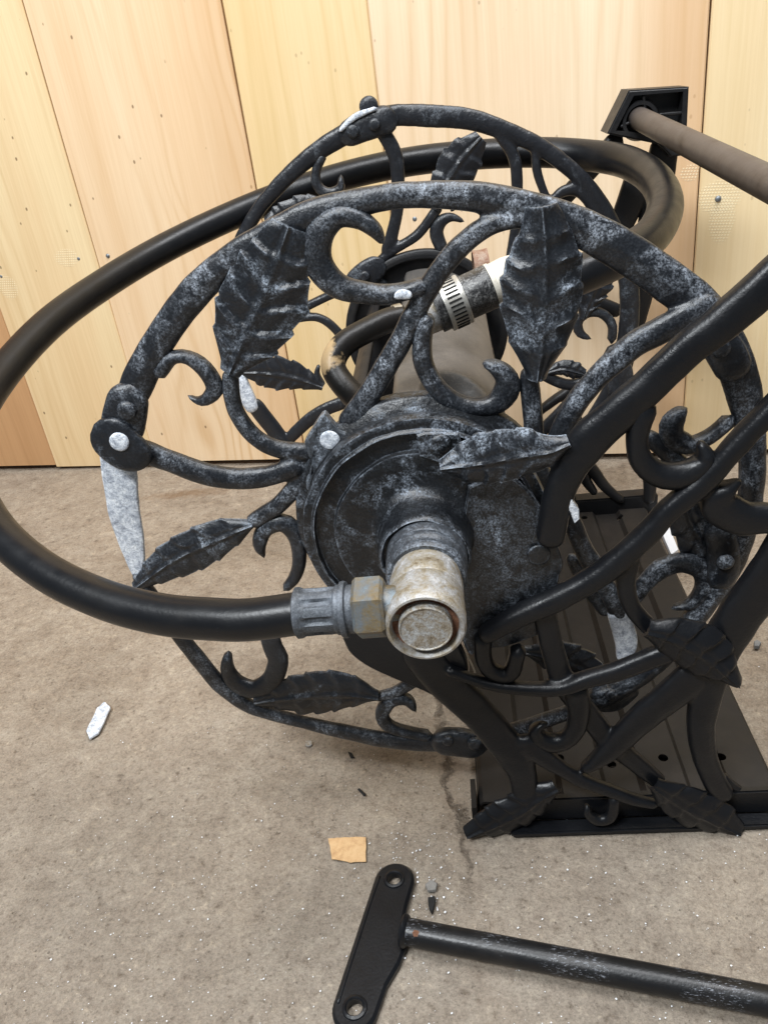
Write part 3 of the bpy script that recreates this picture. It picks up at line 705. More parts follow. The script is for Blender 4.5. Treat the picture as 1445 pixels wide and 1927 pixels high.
# ---------------- front frame ----------------
YP = 0.418
bm = bmesh.new()
def FB(pts, ws, off=0.0, **kw):
    kw.setdefault('t', 0.012); kw.setdefault('pexp', 2.5); bar_bm(bm, pts, YP+off, ws, **kw)
FB([(1560, 425), (1445, 532), (1370, 597), (1286, 664), (1224, 723), (1155, 785), (1104, 833), (1072, 880), (1053, 925), (1042, 970), (1036, 1010)], [84, 76, 72, 68, 68, 72, 76, 66, 60, 58, 54], -0.002, t=0.015)
FB([(1560, 655), (1445, 774), (1395, 825), (1327, 901), (1258, 959), (1221, 1000), (1138, 1074), (1056, 1123), (974, 1160), (912, 1193)], [50, 48, 47, 47, 46, 46, 47, 46, 44, 34], -0.004, t=0.014)
FB([(1600, 950), (1540, 985), (1445, 975), (1395, 975), (1352, 950), (1362, 925), (1394, 902)], [55, 56, 58, 66, 76, 48, 14], -0.002, t=0.014)
FB([(1570, 800), (1500, 985), (1440, 1090), (1385, 1168), (1345, 1240), (1322, 1330), (1320, 1400), (1340, 1462), (1364, 1502)], [80, 84, 84, 84, 78, 60, 50, 46, 42], 0.0, t=0.015)
FB([(790, 1225), (830, 1275), (891, 1333), (932, 1378), (966, 1422), (984, 1460), (988, 1505)], [74, 70, 64, 62, 62, 54, 44], -0.001, t=0.014)
FB([(1310, 1268), (1262, 1308), (1200, 1358), (1146, 1411), (1093, 1450)], [70, 62, 54, 44, 22], -0.002, t=0.012)
FB([(985, 1398), (1035, 1432), (1081, 1461), (1138, 1484), (1200, 1506), (1240, 1513)], [46, 34, 28, 26, 24, 20], -0.003, t=0.010)
FB([(845, 1262), (912, 1284), (974, 1294), (1048, 1295), (1097, 1280), (1159, 1263), (1221, 1240), (1260, 1225)], [22, 24, 28, 31, 34, 38, 40, 40], -0.006, t=0.011)
FB([(1024, 1150), (1034, 1200), (1046, 1245), (1060, 1290)], [46, 46, 46, 46], 0.0, t=0.011)
FB([(1060, 1285), (1081, 1314), (1114, 1354), (1146, 1393), (1192, 1432), (1237, 1469)], [46, 46, 44, 42, 36, 30], 0.003, t=0.011)
FB([(1180, 1050), (1177, 1100), (1190, 1145), (1222, 1180)], [56, 38, 34, 32], -0.001, t=0.011)
FB([(1060, 838), (1085, 820), (1118, 797), (1152, 770)], [18, 22, 22, 20], -0.003, t=0.010)
frame = part_root("side_frame", bm, M_frame, "satin black frame of curved bars on the near side", weld=0.0013)
def Fp(name, pts, ws, off=0.0, mat=None, **kw):
    kw.setdefault('t', 0.012); return bar(name, pts, YP+off, ws, mat or M_frame, frame, **kw)
Fp("scroll", [(1210, 770), (1198, 822), (1205, 863), (1231, 889), (1269, 896), (1304, 886), (1326, 862), (1316, 830)], [56, 44, 46, 50, 53, 52, 42, 15], -0.002, t=0.014)
Fp("scroll", [(1084, 1305), (1088, 1350), (1070, 1388), (1038, 1398), (1012, 1387), (1010, 1369), (1030, 1360)], [50, 42, 38, 38, 34, 24, 9], -0.001)
Fp("scroll", [(908, 1202), (912, 1246), (936, 1268), (962, 1264), (974, 1225)], [34, 34, 34, 34, 30], -0.003)
Fp("scroll", [(1104, 1514), (1106, 1531), (1126, 1543), (1149, 1535), (1155, 1505)], [9, 18, 22, 24, 22], -0.004, t=0.008)
leaf("leaf", [(1214, 1182), (1255, 1195), (1303, 1218), (1345, 1248), (1385, 1282)], [18, 44, 54, 48, 30, 12], [18, 40, 46, 44, 30, 12], YP-0.010, M_frame, frame, nseg=6, serr=0.05, amp=0.0055, dome=0.006, seed=11, skew=0.35, wob=0.12)
lf = leaf("leaf", [(1070, 830), (1030, 846), (988, 852), (912, 866), (828, 878)], [12, 40, 48, 46, 34, 10], [12, 40, 50, 50, 36, 10], YP-0.008, M_leaf, frame, nseg=6, serr=0.05, amp=0.0034, dome=0.004, seed=12, skew=0.3); lf['label'] = "chipped and whitened leaf above the hub"
leaf("leaf", [(1048, 1478), (1010, 1500), (961, 1532), (878, 1567)], [14, 34, 36, 30, 10], [14, 34, 36, 26, 10], YP-0.004, M_frame, frame, nseg=6, serr=0.10, amp=0.0038, dome=0.005, seed=13, skew=0.3, wob=0.2)
leaf("leaf", [(1228, 1474), (1265, 1500), (1310, 1526), (1388, 1560)], [14, 40, 44, 36, 14], [14, 36, 40, 32, 14], YP-0.006, M_frame, frame, nseg=5, serr=0.10, amp=0.0038, dome=0.005, seed=14, skew=0.3, wob=0.2)
Fp("foot_brace", [(1360, 1464), (1385, 1482), (1414, 1500)], [20, 16, 14], 0.01, t=0.008)
tp = plate("torn_edge", [(1058, 910), (1064, 905), (1075, 935), (1086, 950), (1087, 968), (1078, 976), (1070, 955), (1062, 940)], YP-0.002, 0.006, M_bare, frame, inset=0.0006)
# bottom rail: web and lip
zt = 0.028
xl = PZ(960, 1550, 0).x; xr = 0.33
bm = bmesh.new(); box_bm(bm, Vector(((xl+xr)/2, YP+0.008, 0.0165)), xr-xl, 0.006, 0.023)
box_bm(bm, Vector(((xl+xr)/2, YP-0.001, 0.0035)), xr-xl, 0.012, 0.005)
bmesh.ops.bevel(bm, geom=bm.edges[:], offset=0.0012, segments=2, affect='EDGES')
o = from_bm("foot_rail", bm, M_frame, smooth=False); keep_world(o, frame)
# hub plate: stepped dish plus the torn sheet to its right and the blade below
pl = plate("hub_plate", [(880, 905), (940, 880), (985, 905), (1018, 950), (1038, 1000), (1056, 1045), (1048, 1075), (1044, 1120), (1036, 1165), (990, 1188), (935, 1205), (902, 1200), (880, 1215), (850, 1100)], YP+0.012, 0.009, worn_black('black_hub_sheet', 0.30, dark=(0.0040, 0.0046, 0.0058), pale=(0.30, 0.345, 0.41), bev=0.0012), frame, smooth_n=70)
plate("hub_blade", [(648, 1188), (662, 1215), (695, 1240), (742, 1262), (790, 1282), (835, 1300), (875, 1285), (872, 1220), (800, 1130), (700, 1120)], YP+0.006, 0.009, M_frame, frame, smooth_n=50)
hp = Vector((AX.x, YP+0.006, AX.z))
lathe("hub_dome", [(0.0765, 0.014), (0.0772, 0.007), (0.0764, 0.0030), (0.0735, 0.0022), (0.0710, 0.0022), (0.0700, 0.0004), (0.0692, 0.0000), (0.0684, 0.0046), (0.0600, 0.0044), (0.0568, 0.0042), (0.0560, 0.0006), (0.0545, 0.0004), (0.0470, 0.0006), (0.0400, 0.0014), (0.0345, 0.0006), (0.0305, -0.0020), (0.0284, -0.0070), (0.0278, -0.0150), (0.0276, -0.0235), (0.0270, -0.0262), (0.0258, -0.0272), (0.0247, -0.0262), (0.0243, -0.022), (0.012, -0.022)], hp, Vector((0, 1, 0)), M_hub, frame, 128, 0.0008, sharp=True)
rivet(826, 836, YP+0.004, 22, M_hub, frame, flat=0.5)
plate("hub_tab", [(784, 812), (800, 806), (862, 808), (868, 830), (884, 838), (872, 858), (830, 866), (790, 852)], YP+0.010, 0.006, M_hub, frame)
rivet(1014, 1045, YP+0.001, 22, M_hub, frame, flat=0.10)

# ---------------- swivel coupling ----------------
AP = lambda y: Vector((AX.x, y, AX.z))
cc = Vector((AX.x+0.0012, 0.329, AX.z+0.001))
bm = bmesh.new()
yv = Vector((0, 1, 0))
lathe_bm(bm, [(0.0140, 0.0052), (0.0174, 0.0048), (0.0178, 0.0010), (0.0188, -0.0006), (0.0200, -0.0004), (0.0212, 0.0016), (0.0214, 0.010), (0.0209, 0.0120), (0.0211, 0.0150), (0.0207, 0.0250), (0.0202, 0.0262), (0.0207, 0.0275), (0.0206, 0.036), (0.0202, 0.0372), (0.0205, 0.039), (0.0196, 0.046), (0.0196, 0.060)], cc, yv, 64)
cp = from_bm("swivel_coupling", bm, M_fit); cp.data.set_sharp_from_angle(angle=math.radians(40)); keep_world(cp, reel); cp['label'] = "stubby pale corroded swivel coupling on the axle"
def CPp(name, prof, c, ax, mat, seg=48, jit=0.0002):
    o = lathe(name, prof, c, ax, mat, None, seg, jit); keep_world(o, cp); return o
CPp("cap", [(0.0140, 0.009), (0.0140, -0.0002), (0.0137, -0.0012), (0.0132, -0.0012), (0.0128, -0.0006), (0.0, -0.0008)], cc, yv, M_cap, 48, 0.00025)
CPp("rust_ring", [(0.0130, 0.0047), (0.0176, 0.0043)], cc, yv, M_rust, 48, 0)
CPp("collar", [(0.0180, 0.046), (0.0218, 0.0456), (0.0230, 0.0474), (0.0232, 0.0515), (0.0222, 0.0530), (0.0224, 0.0545), (0.0236, 0.0560), (0.0238, 0.0600), (0.0230, 0.0615), (0.0237, 0.0630), (0.0240, 0.072), (0.0240, 0.090)], cc, yv, worn_black("scuffed_collar", 0.9, dark=(0.03, 0.033, 0.038), bev=0.001), 64, 0.0004)
# side outlet: hexagonal nut, ring, ribbed crimp
xa = Vector((-1, 0.012, -0.02)).normalized(); side = P(727, 1141, 0.344); side = Vector((side.x, 0.344, side.z))
def hexnut():
    bm = bmesh.new(); ref = xa.cross(Vector((0, 0, 1))).normalized(); up_ = ref.cross(xa)
    rings = []
    for d, k in ((0.0, 0.90), (0.0018, 1.0), (0.0150, 1.0), (0.0168, 0.90)):
        ring = []
        for a in range(6):
            th = math.radians(60*a+12)
            ring.append(bm.verts.new(side+xa*d+(ref*math.cos(th)+up_*math.sin(th))*0.0172*k))
        rings.append(ring)
    for A, B in zip(rings, rings[1:]):
        for k in range(6): bm.faces.new((A[k], A[(k+1) % 6], B[(k+1) % 6], B[k]))
    bm.faces.new(list(reversed(rings[0]))); bm.faces.new(rings[-1])
    o = from_bm("hex_nut", bm, M_nut, smooth=False)
    keep_world(o, cp); return o
hexnut()
CPp("outlet_neck", [(0.0105, -0.008), (0.0115, 0.001)], side, xa, M_nut, 32)
CPp("ferrule", [(0.008, 0.0165), (0.0128, 0.0168), (0.0132, 0.0185), (0.0130, 0.0205), (0.0150, 0.0210), (0.0155, 0.0225), (0.0150, 0.0240), (0.0120, 0.0246), (0.012, 0.027)], side, xa, M_crimp, 40)
bm = bmesh.new()
ref = xa.cross(Vector((0, 0, 1))).normalized(); up_ = ref.cross(xa); seg = 64; rings = []
for d, r0, rib in ((0.0235, 0.0110, 0), (0.0240, 0.0133, 0), (0.0262, 0.0136, 0), (0.0275, 0.0124, 0.3), (0.030, 0.0120, 1), (0.036, 0.0118, 1), (0.042, 0.0120, 1), (0.0445, 0.0126, 0.3), (0.0462, 0.0138, 0), (0.0485, 0.0140, 0), (0.0492, 0.0128, 0)):
    ring = []
    for k in range(seg):
        th = 2*math.pi*k/seg; rr = r0+rib*0.0009*(1 if (k % 8) < 5 else -0.8)
        ring.append(bm.verts.new(side+xa*d+(ref*math.cos(th)+up_*math.sin(th))*rr))
    rings.append(ring)
for A, B in zip(rings, rings[1:]):
    for k in range(seg): bm.faces.new((A[k], A[(k+1) % seg], B[(k+1) % seg], B[k]))
o = from_bm("crimp_sleeve", bm, M_crimp); o.data.set_sharp_from_angle(angle=math.radians(40)); keep_world(o, cp)

bm = bmesh.new(); tube_bm(bm, [v/1000 for v in catmull([P(x, y, YP+0.02)*1000 for x, y in ((868, 1218), (880, 1236), (890, 1256), (898, 1282), (896, 1300))], 20)], 0.0006, 8)
o = from_bm("wire_tie", bm, M_clamp); keep_world(o, reel)
# ---------------- leader hose ----------------
hs = side+xa*0.044
def PP(*a): return P(*a)
hpts = [(hs, 0.0118)]
for px, py, y, r in ((470, 1166, .346, .0118), (400, 1165, .350, .0120), (304, 1156, .358, .0120), (194, 1127, .372, .0118), (83, 1073, .393, .0118), (-5, 995, .425, .0120), (-52, 900, .470, .0123), (-50, 800, .520, .0125), (5, 705, .580, .0128), (95, 608, .650, .0130), (200, 532, .720, .0132), (310, 467, .780, .0134), (430, 409, .825, .0135), (540, 365, .848, .0135), (660, 328, .858, .0136), (780, 303, .862, .0137), (900, 291, .862, .0138), (1010, 287, .856, .0139), (1100, 292, .835, .0140), (1175, 304, .795, .0140), (1228, 335, .735, .0140), (1251, 382, .670, .0138), (1232, 436, .610, .0135), (1180, 476, .565, .0132), (1120, 505, .545, .0130), (1060, 528, .535, .0128), (1010, 535, .53, .0125), (965, 530, .525, .0115)):
    hpts.append((P(px, py, y), r))
q = catmull([Vector((p.x*1000, p.y*1000, p.z*1000, r*1000)) for p, r in hpts], 260)
bm = bmesh.new(); tube_bm(bm, [Vector(v[:3])/1000 for v in q], [v[3]/1000 for v in q], 28)
hose = part_root("leader_hose", bm, M_hose, "thick black rubber hose looping round behind the discs")
sp_ = P(1152, 296, 0.823)
# scuffs/hole on the hose
bm = bmesh.new(); lathe_bm(bm, [(0.0042, 0), (0.0035, 0.0006), (0, 0.0007)], P(1148, 297, 0.8095), (CAM-P(1148, 297, 0.81)), 16)
o = from_bm("dark_dent", bm, M_dark); keep_world(o, hose)

# ---------------- drum ----------------
def drum_panel_bm(bm, a0, a1, R, y0, y1, t=0.0022, dent=None, na=60, nyy=110):
    F_, B_ = [], []
    for j in range(nyy+1):
        y = y0+(y1-y0)*j/nyy; rf, rb = [], []
        for i in range(na+1):
            a = math.radians(a0+(a1-a0)*i/na); d = Vector((math.sin(a), 0, math.cos(a))); r = R
            e = min(i, na-i)/na
            if e < 0.04: r -= 0.004*(1-e/0.04)
            if dent:
                ac, yc, sa, sy, dp = dent
                q_ = ((math.degrees(a)-ac)/sa)**2+((y-yc)/sy)**2
                k_ = min(1, max(0, (1-q_)*1.9)); r -= dp*k_*k_*(3-2*k_)
            u_ = (y-0.45)/0.363; c = Vector((AX.x, y, CAMZ-0.2605+0.0150*u_)); rf.append(bm.verts.new(c+d*r)); rb.append(bm.verts.new(c+d*(r-t)))
        F_.append(rf); B_.append(rb)
    for j in range(nyy):
        for i in range(na):
            bm.faces.new((F_[j][i], F_[j][i+1], F_[j+1][i+1], F_[j+1][i])); bm.faces.new((B_[j][i], B_[j+1][i], B_[j+1][i+1], B_[j][i+1]))
        bm.faces.new((F_[j][0], F_[j+1][0], B_[j+1][0], B_[j][0])); bm.faces.new((F_[j][na], B_[j][na], B_[j+1][na], F_[j+1][na]))
    for i in range(na):
        bm.faces.new((F_[0][i], B_[0][i], B_[0][i+1], F_[0][i+1])); bm.faces.new((F_[nyy][i], F_[nyy][i+1], B_[nyy][i+1], B_[nyy][i]))
def hit_drum(px, py):
    y = 0.46
    while y < 0.8:
        p = P(px, py, y); u_ = (y-0.45)/0.363
        if p.z < CAMZ-0.2605+0.0150*u_ or (Vector((p.x-AX.x, p.z-(CAMZ-0.2605+0.0150*u_))).length < 0.066):
            return math.degrees(math.atan2(p.x-AX.x, p.z-(CAMZ-0.2605+0.0150*u_))), y
        y += 0.001
    return 20, 0.55
DENT = hit_drum(868, 742); print("dent", DENT)
bm = bmesh.new(); drum_panel_bm(bm, -17, 66, 0.066, 0.453, 0.808, dent=(DENT[0], DENT[1], 26, 0.036, 0.013))
drum = part_root("drum", bm, M_drum, "dusty grey curved drum panel with an oval dent")
bm = bmesh.new(); drum_panel_bm(bm, -80, -46, 0.066, 0.453, 0.808, na=10)
o = from_bm("drum_panel", bm, M_plate); keep_world(o, drum)
bm = bmesh.new(); drum_panel_bm(bm, 95, 250, 0.066, 0.453, 0.808)
o = from_bm("drum_panel", bm, M_plate); keep_world(o, drum)
lathe("axle_tube", [(0.030, 0.455), (0.030, 0.81)], Vector((AX.x, 0, AX.z)), Vector((0, 1, 0)), M_dark, drum, 32)

# outlet pipe and its clamp
pp = [(760, 596, .565), (728, 604, .56), (690, 622, .552), (652, 644, .543), (632, 668, .536), (628, 694, .530), (645, 722, .522), (672, 752, .51), (700, 785, .49)]
q = catmull([P(*a)*1000 for a in pp], 60); bm = bmesh.new(); tube_bm(bm, [v/1000 for v in q], 0.0088, 24)
pipe = part_root("bent_pipe", bm, M_pipe, "bent black pipe with the paint worn to tan at its elbow")
ca, cb = P(812, 590, 0.520), P(975, 515, 0.530); cx_ = (cb-ca).normalized(); Lc = (cb-ca).length
def along(px): return (px-812)/(975-812)*Lc
o = lathe("rubber_sleeve", [(0.0145, along(820)), (0.0145, along(922)), (0.0135, along(925)), (0.011, along(926))], ca, cx_, worn_black("scuffed_rubber_sleeve", 1.1, dark=(0.010, 0.010, 0.011), pale=(0.45, 0.45, 0.44), edge=0.4), reel, 40)
slv = o; o['label'] = "short black rubber sleeve with pale scrapes"
f = lathe("fitting", [(0.010, along(920)), (0.0146, along(924)), (0.0146, along(930)), (0.0138, along(932)), (0.0140, along(955)), (0.0128, along(985)), (0.0120, along(1010)), (0, along(1012))], ca, cx_, M_cream, None, 40, 0.0002); keep_world(f, slv); f['label'] = "cream coloured hose fitting"
f = lathe("pipe_ferrule", [(0.0088, 0.0), (0.0098, 0.0004), (0.0098, 0.006), (0.0088, 0.0064)], P(742, 600, .564), P(760, 596, .565)-P(728, 604, .56), M_fit, None, 32, 0.0002); keep_world(f, slv)
f = lathe("brass_stub", [(0.0105, along(790)), (0.0125, along(795)), (0.0130, along(824)), (0.012, along(828))], ca, cx_, M_fit, None, 32, 0.0004); keep_world(f, slv)
clp = lathe("hose_clamp", [(0.0150, along(836)), (0.0163, along(836)), (0.0166, along(839)), (0.0162, along(842)), (0.0162, along(868)), (0.0166, along(871)), (0.0163, along(874)), (0.0150, along(874))], ca, cx_, M_clamp, None, 56); keep_world(clp, reel); clp['label'] = "slotted steel hose clamp round the rubber sleeve"
Nn = cx_.cross(Vector((0, 0, 1))).normalized(); Bb = Nn.cross(cx_)
bm = bmesh.new()
for k in range(34):
    th = 2*math.pi*k/34; d = Nn*math.cos(th)+Bb*math.sin(th); tg = d.cross(cx_)
    rot = Matrix((cx_, tg, d)).transposed()
    box_bm(bm, ca+cx_*along(855)+d*0.01625, 0.0085, 0.0011, 0.0006, rot)
o = from_bm("band_slots", bm, M_dark, smooth=False); keep_world(o, clp)
rc = P(905, 488, 0.60)
cl2 = lathe("hose_clamp", [(0.013, -0.0055), (0.0142, -0.0055), (0.0138, 0), (0.0142, 0.0055), (0.013, 0.0055)], rc+Vector((0.0, 0.004, -0.008)), Vector((1, 0.05, 0.05)), M_rustclamp, None, 40); keep_world(cl2, reel); cl2['label'] = "small rusty clamp behind the long spoke"

# ---------------- rear disc ----------------
YR = 0.813
bm = bmesh.new()
def RB(pts, ws, off=0.0, **kw):
    kw.setdefault('t', 0.009); kw.setdefault('seg', 12); bar_bm(bm, pts, YR+off, ws, **kw)
rr_px = [(452, 455), (481, 403), (522, 352), (574, 303), (633, 262), (690, 235), (736, 218), (805, 218), (880, 224), (950, 246), (1015, 276), (1070, 316), (1114, 361), (1150, 420), (1174, 490), (1184, 560), (1179, 640), (1160, 710), (1130, 770), (1085, 830), (1030, 880), (960, 925), (870, 955), (780, 958), (700, 945), (620, 905), (548, 848), (505, 795), (478, 760)]
RB(rr_px, [1.14*w for w in [24, 25, 28, 32, 36, 40, 38, 40, 38, 34, 32, 30, 29, 30, 33, 35, 34, 32, 30, 28, 26, 26, 26, 26, 26, 26, 28, 28, 28]], t=0.010)
RB([(452, 455), (438, 500), (433, 560), (435, 620), (440, 680), (452, 715)], [24, 24, 26, 26, 28, 30])
RB([(718, 245), (741, 286), (749, 336), (746, 405), (728, 475)], [30, 30, 27, 24, 26])
RB([(940, 252), (966, 295), (973, 350), (969, 434), (958, 505)], [26, 25, 23, 22, 22])
RB([(826, 388), (787, 440), (741, 470), (715, 492)], [20, 20, 20, 22])
RB([(555, 590), (590, 570), (640, 548), (690, 530)], [18, 18, 18, 20])
RB([(558, 600), (596, 597), (632, 620), (660, 660)], [16, 17, 18, 18])
RB([(548, 822), (575, 796), (610, 772), (650, 756)], [24, 26, 26, 26])
RB([(1015, 702), (1053, 720), (1088, 722), (1125, 700)], [20, 22, 22, 20])
RB([(1035, 378), (1060, 360), (1086, 358), (1108, 378), (1120, 404)], [14, 22, 26, 26, 22])
RB([(690, 500), (706, 520), (722, 535)], [20, 22, 22])
RB([(900, 300), (880, 350), (850, 395)], [12, 12, 12])
RB([(1005, 280), (1012, 330), (1030, 378)], [16, 18, 16])
RB([(1154, 655), (1140, 680), (1110, 715), (1060, 770), (1000, 830)], [26, 24, 24, 24, 24])
rdisc = part_root("side_disc", bm, M_rear, "darker disc of scrolls and leaves at the back of the reel", weld=0.0014)
def Rr(name, pts, ws, off=0.0, mat=None, **kw):
    kw.setdefault('t', 0.009); kw.setdefault('seg', 12); return bar(name, pts, YR+off, ws, mat or M_rear, rdisc, **kw)
Rr("scroll", [(608, 292), (595, 322), (598, 350), (618, 364), (640, 354), (642, 329)], [18, 18, 20, 22, 18, 6])
Rr("scroll", [(873, 417), (849, 409), (829, 418), (821, 440), (832, 468)], [7, 18, 25, 27, 24])
Rr("scroll", [(1112, 638), (1091, 627), (1087, 606), (1104, 589), (1132, 590), (1151, 612), (1150, 640)], [6, 18, 19, 19, 19, 19, 18])
Rr("scroll", [(600, 686), (597, 705), (606, 722)], [6, 12, 14])
leaf("leaf", [(612, 378), (580, 385), (545, 400), (500, 418)], [8, 22, 26, 22, 8], [8, 22, 26, 22, 8], YR-0.003, M_rear, rdisc, nseg=5, serr=0.12, seed=21)
leaf("leaf", [(820, 395), (838, 350), (868, 300), (905, 258)], [8, 30, 38, 34, 14], [8, 30, 38, 38, 14], YR-0.004, M_rear, rdisc, nseg=5, serr=0.10, amp=0.004, seed=22, skew=0.1)
leaf("leaf", [(1096, 600), (1108, 565), (1125, 530), (1140, 495)], [8, 28, 38, 34, 12], [8, 26, 30, 26, 12], YR-0.004, M_rear, rdisc, nseg=5, serr=0.12, amp=0.004, seed=23)
leaf("leaf", [(608, 728), (560, 712), (510, 703), (458, 700)], [8, 22, 30, 26, 8], [8, 28, 34, 26, 8], YR-0.003, M_rear, rdisc, nseg=6, serr=0.10, seed=24, amp=0.003)
leaf("leaf", [(1030, 700), (1060, 694), (1100, 704)], [8, 16, 18, 8], [8, 14, 16, 8], YR-0.003, M_rear, rdisc, nseg=4, serr=0.10, seed=25, amp=0.003)
b3 = Rr("bare_strip", [(451, 712), (461, 738), (476, 768)], [26, 30, 24], -0.002, mat=M_bare, pexp=3.5); b3['label'] = "bare silvery patch of the rear rim"
Rr("clasp", [(652, 255), (690, 235), (730, 226)], [44, 60, 54], -0.003, t=0.013, pexp=3.2); rivet(664, 247, YR-0.010, 12, M_rear, rdisc); rivet(704, 234, YR-0.010, 11, M_rear, rdisc); rivet(694, 200, YR-0.004, 18, M_rear, rdisc)
Rr("clasp", [(1166, 690), (1168, 715), (1158, 738)], [40, 46, 36], -0.003, t=0.012, pexp=3.2)
Rr("clasp_edge", [(640, 246), (668, 220), (706, 204)], [7, 12, 9], -0.010, mat=M_bare, t=0.003)
rhub = Vector((-0.0300, YR, CAMZ-0.2453))
lathe("hub_dish", [(0.060, 0.0), (0.0745, -0.002), (0.0765, -0.006), (0.0785, -0.003), (0.0825, -0.006), (0.0840, 0.0), (0.083, 0.006), (0.01, 0.006), (0.01, 0.0), (0.060, 0.0)], rhub, Vector((0, 1, 0)), M_frear, rdisc, 80, 0.0003, sharp=False)
Rr("hub_lug", [(668, 535), (688, 518), (712, 500)], [44, 52, 40], -0.004, t=0.008, pexp=3.6); rivet(686, 520, YR-0.010, 10, M_rear, rdisc)

# ---------------- rear frame ----------------
YB = 0.870
bm = bmesh.new()
def BB(pts, ws, off=0.0, **kw):
    kw.setdefault('t', 0.012); kw.setdefault('seg', 12); bar_bm(bm, pts, YB+off, ws, **kw)
BB([(1250, 270), (1238, 350), (1222, 450), (1208, 540), (1188, 620), (1160, 720), (1125, 810)], [54, 56, 54, 48, 42, 38, 36], pexp=3)
BB([(1205, 330), (1180, 395), (1156, 450)], [60, 50, 40], pexp=3)
BB([(1160, 262), (1110, 320), (1050, 385), (1000, 440)], [36, 34, 30, 30], pexp=3)
BB([(1160, 585), (1120, 570), (1080, 560)], [28, 30, 30])
BB([(1068, 737), (1040, 755), (1000, 785)], [20, 18, 18])
BB([(1066, 740), (1078, 790), (1085, 850)], [26, 34, 34])
BB([(1100, 868), (1118, 890), (1140, 918), (1168, 940)], [26, 24, 20, 16])
BB([(1088, 870), (1100, 900), (1120, 930)], [30, 22, 14])
BB([(1075, 880), (1068, 910), (1075, 938)], [30, 24, 18])
BB([(1215, 880), (1222, 905), (1220, 940)], [30, 26, 22])
rframe = part_root("side_frame", bm, M_frear, "black frame of flat bars at the back, topped by a recessed block")
# recessed five-sided head block carrying the tie bar
hd = [(1183, 170), (1296, 163), (1290, 292), (1262, 296), (1240, 272), (1142, 252)]
hd_in = [(1192, 180), (1285, 172), (1280, 262), (1250, 258), (1225, 252), (1158, 246)]
outer = [P(x, y, YB-0.020) for x, y in hd]; inner = [P(x, y, YB-0.020) for x, y in hd_in]
bm = bmesh.new(); n = len(outer)
o0 = [bm.verts.new(p) for p in outer]; o1 = [bm.verts.new(p+Vector((0, 0.036, 0))) for p in outer]
i0 = [bm.verts.new(p) for p in inner]; i1 = [bm.verts.new(p+Vector((0, 0.016, 0))) for p in inner]
for k in range(n):
    l = (k+1) % n
    bm.faces.new((o0[k], o0[l], o1[l], o1[k])); bm.faces.new((o0[k], i0[k], i0[l], o0[l])); bm.faces.new((i0[k], i1[k], i1[l], i0[l]))
bm.faces.new(i1); bm.faces.new(list(reversed(o1)))
bmesh.ops.recalc_face_normals(bm, faces=bm.faces[:])
bmesh.ops.bevel(bm, geom=[e for e in bm.edges if e.verts[0] in o0 and e.verts[1] in o0], offset=0.0015, segments=3, affect='EDGES')
o = from_bm("head_block", bm, M_frear, smooth=False); keep_world(o, rframe); head = o
bs = P(1202, 226, YB-0.012)
lathe("bar_socket", [(0.011, 0.012), (0.0175, 0.010), (0.0185, 0.0), (0.0165, -0.006), (0.0135, -0.006), (0.0125, -0.001)], bs, Vector((0, 1, 0)), M_frear, rframe, 32)
bm = bmesh.new()
for a, b_ in (((1210, 180), (1213, 205)), ((1240, 216), (1286, 212)), ((1168, 238), (1185, 230)), ((1225, 248), (1262, 252))):
    bar_bm(bm, [a, ((a[0]+b_[0])/2, (a[1]+b_[1])/2), b_], YB-0.016, [7, 7, 7], t=0.010, step=6, pexp=3.5)
o = from_bm("block_ribs", bm, M_frear); keep_world(o, rframe)
# rear foot rail
bl = PZ(1050, 958, 0.024); br = PZ(1226, 950, 0.024)
bm = bmesh.new(); box_bm(bm, Vector(((bl.x+br.x)/2-0.06, YB+0.012, 0.016)), br.x-bl.x+0.14, 0.02, 0.030)
bmesh.ops.bevel(bm, geom=bm.edges[:], offset=0.002, segments=2, affect='EDGES')
o = from_bm("foot_rail", bm, M_frear, smooth=False); keep_world(o, rframe)

# ---------------- base plate ----------------
ZP = 0.020
xL = PZ(897, 1432, ZP).x; xR = (PZ(1438, 1440, ZP).x+PZ(1224, 962, ZP).x)/2
y0, y1 = 0.430, 0.862
bm = bmesh.new()
# pressed sheet: cross-section across x with three raised stiffening flats, skirts at both sides
prof = [(xL-0.002, 0.001), (xL, ZP-0.003), (xL+0.003, ZP)]
nr = 3; span = xR-xL
for k in range(nr):
    c_ = xL+span*(0.22+0.28*k); w_ = 0.016
    prof += [(c_-w_, ZP), (c_-w_+0.004, ZP-0.005), (c_+w_-0.004, ZP-0.005), (c_+w_, ZP)]
prof += [(xR-0.003, ZP), (xR, ZP-0.003), (xR+0.002, 0.001)]
t_ = 0.0022
fr = [[bm.verts.new((x, y, z)) for x, z in prof] for y in (y0, y1)]
bk = [[bm.verts.new((x, y, max(z-t_, 0.0004))) for x, z in prof] for y in (y0, y1)]
for k in range(len(prof)-1):
    bm.faces.new((fr[0][k], fr[0][k+1], fr[1][k+1], fr[1][k])); bm.faces.new((bk[0][k], bk[1][k], bk[1][k+1], bk[0][k+1]))
    for j in (0, 1): bm.faces.new((fr[j][k], bk[j][k], bk[j][k+1], fr[j][k+1]))
bm.faces.new((fr[0][0], fr[1][0], bk[1][0], bk[0][0])); bm.faces.new((fr[0][-1], bk[0][-1], bk[1][-1], fr[1][-1]))
bmesh.ops.recalc_face_normals(bm, faces=bm.faces[:])
base = from_bm("base_plate", bm, M_plate, smooth=False); keep_world(base, reel)
cut = bmesh.new()
for px, py in ((1052, 1426), (1150, 1430), (1247, 1426), (1356, 1424), (1166, 970.6), (1099, 974), (1035, 976)):
    c = PZ(px, py, ZP); lathe_bm(cut, [(0, -0.02), (0.0038, -0.02), (0.0038, 0.02), (0, 0.02)], c, Vector((0, 0, 1)), 20)
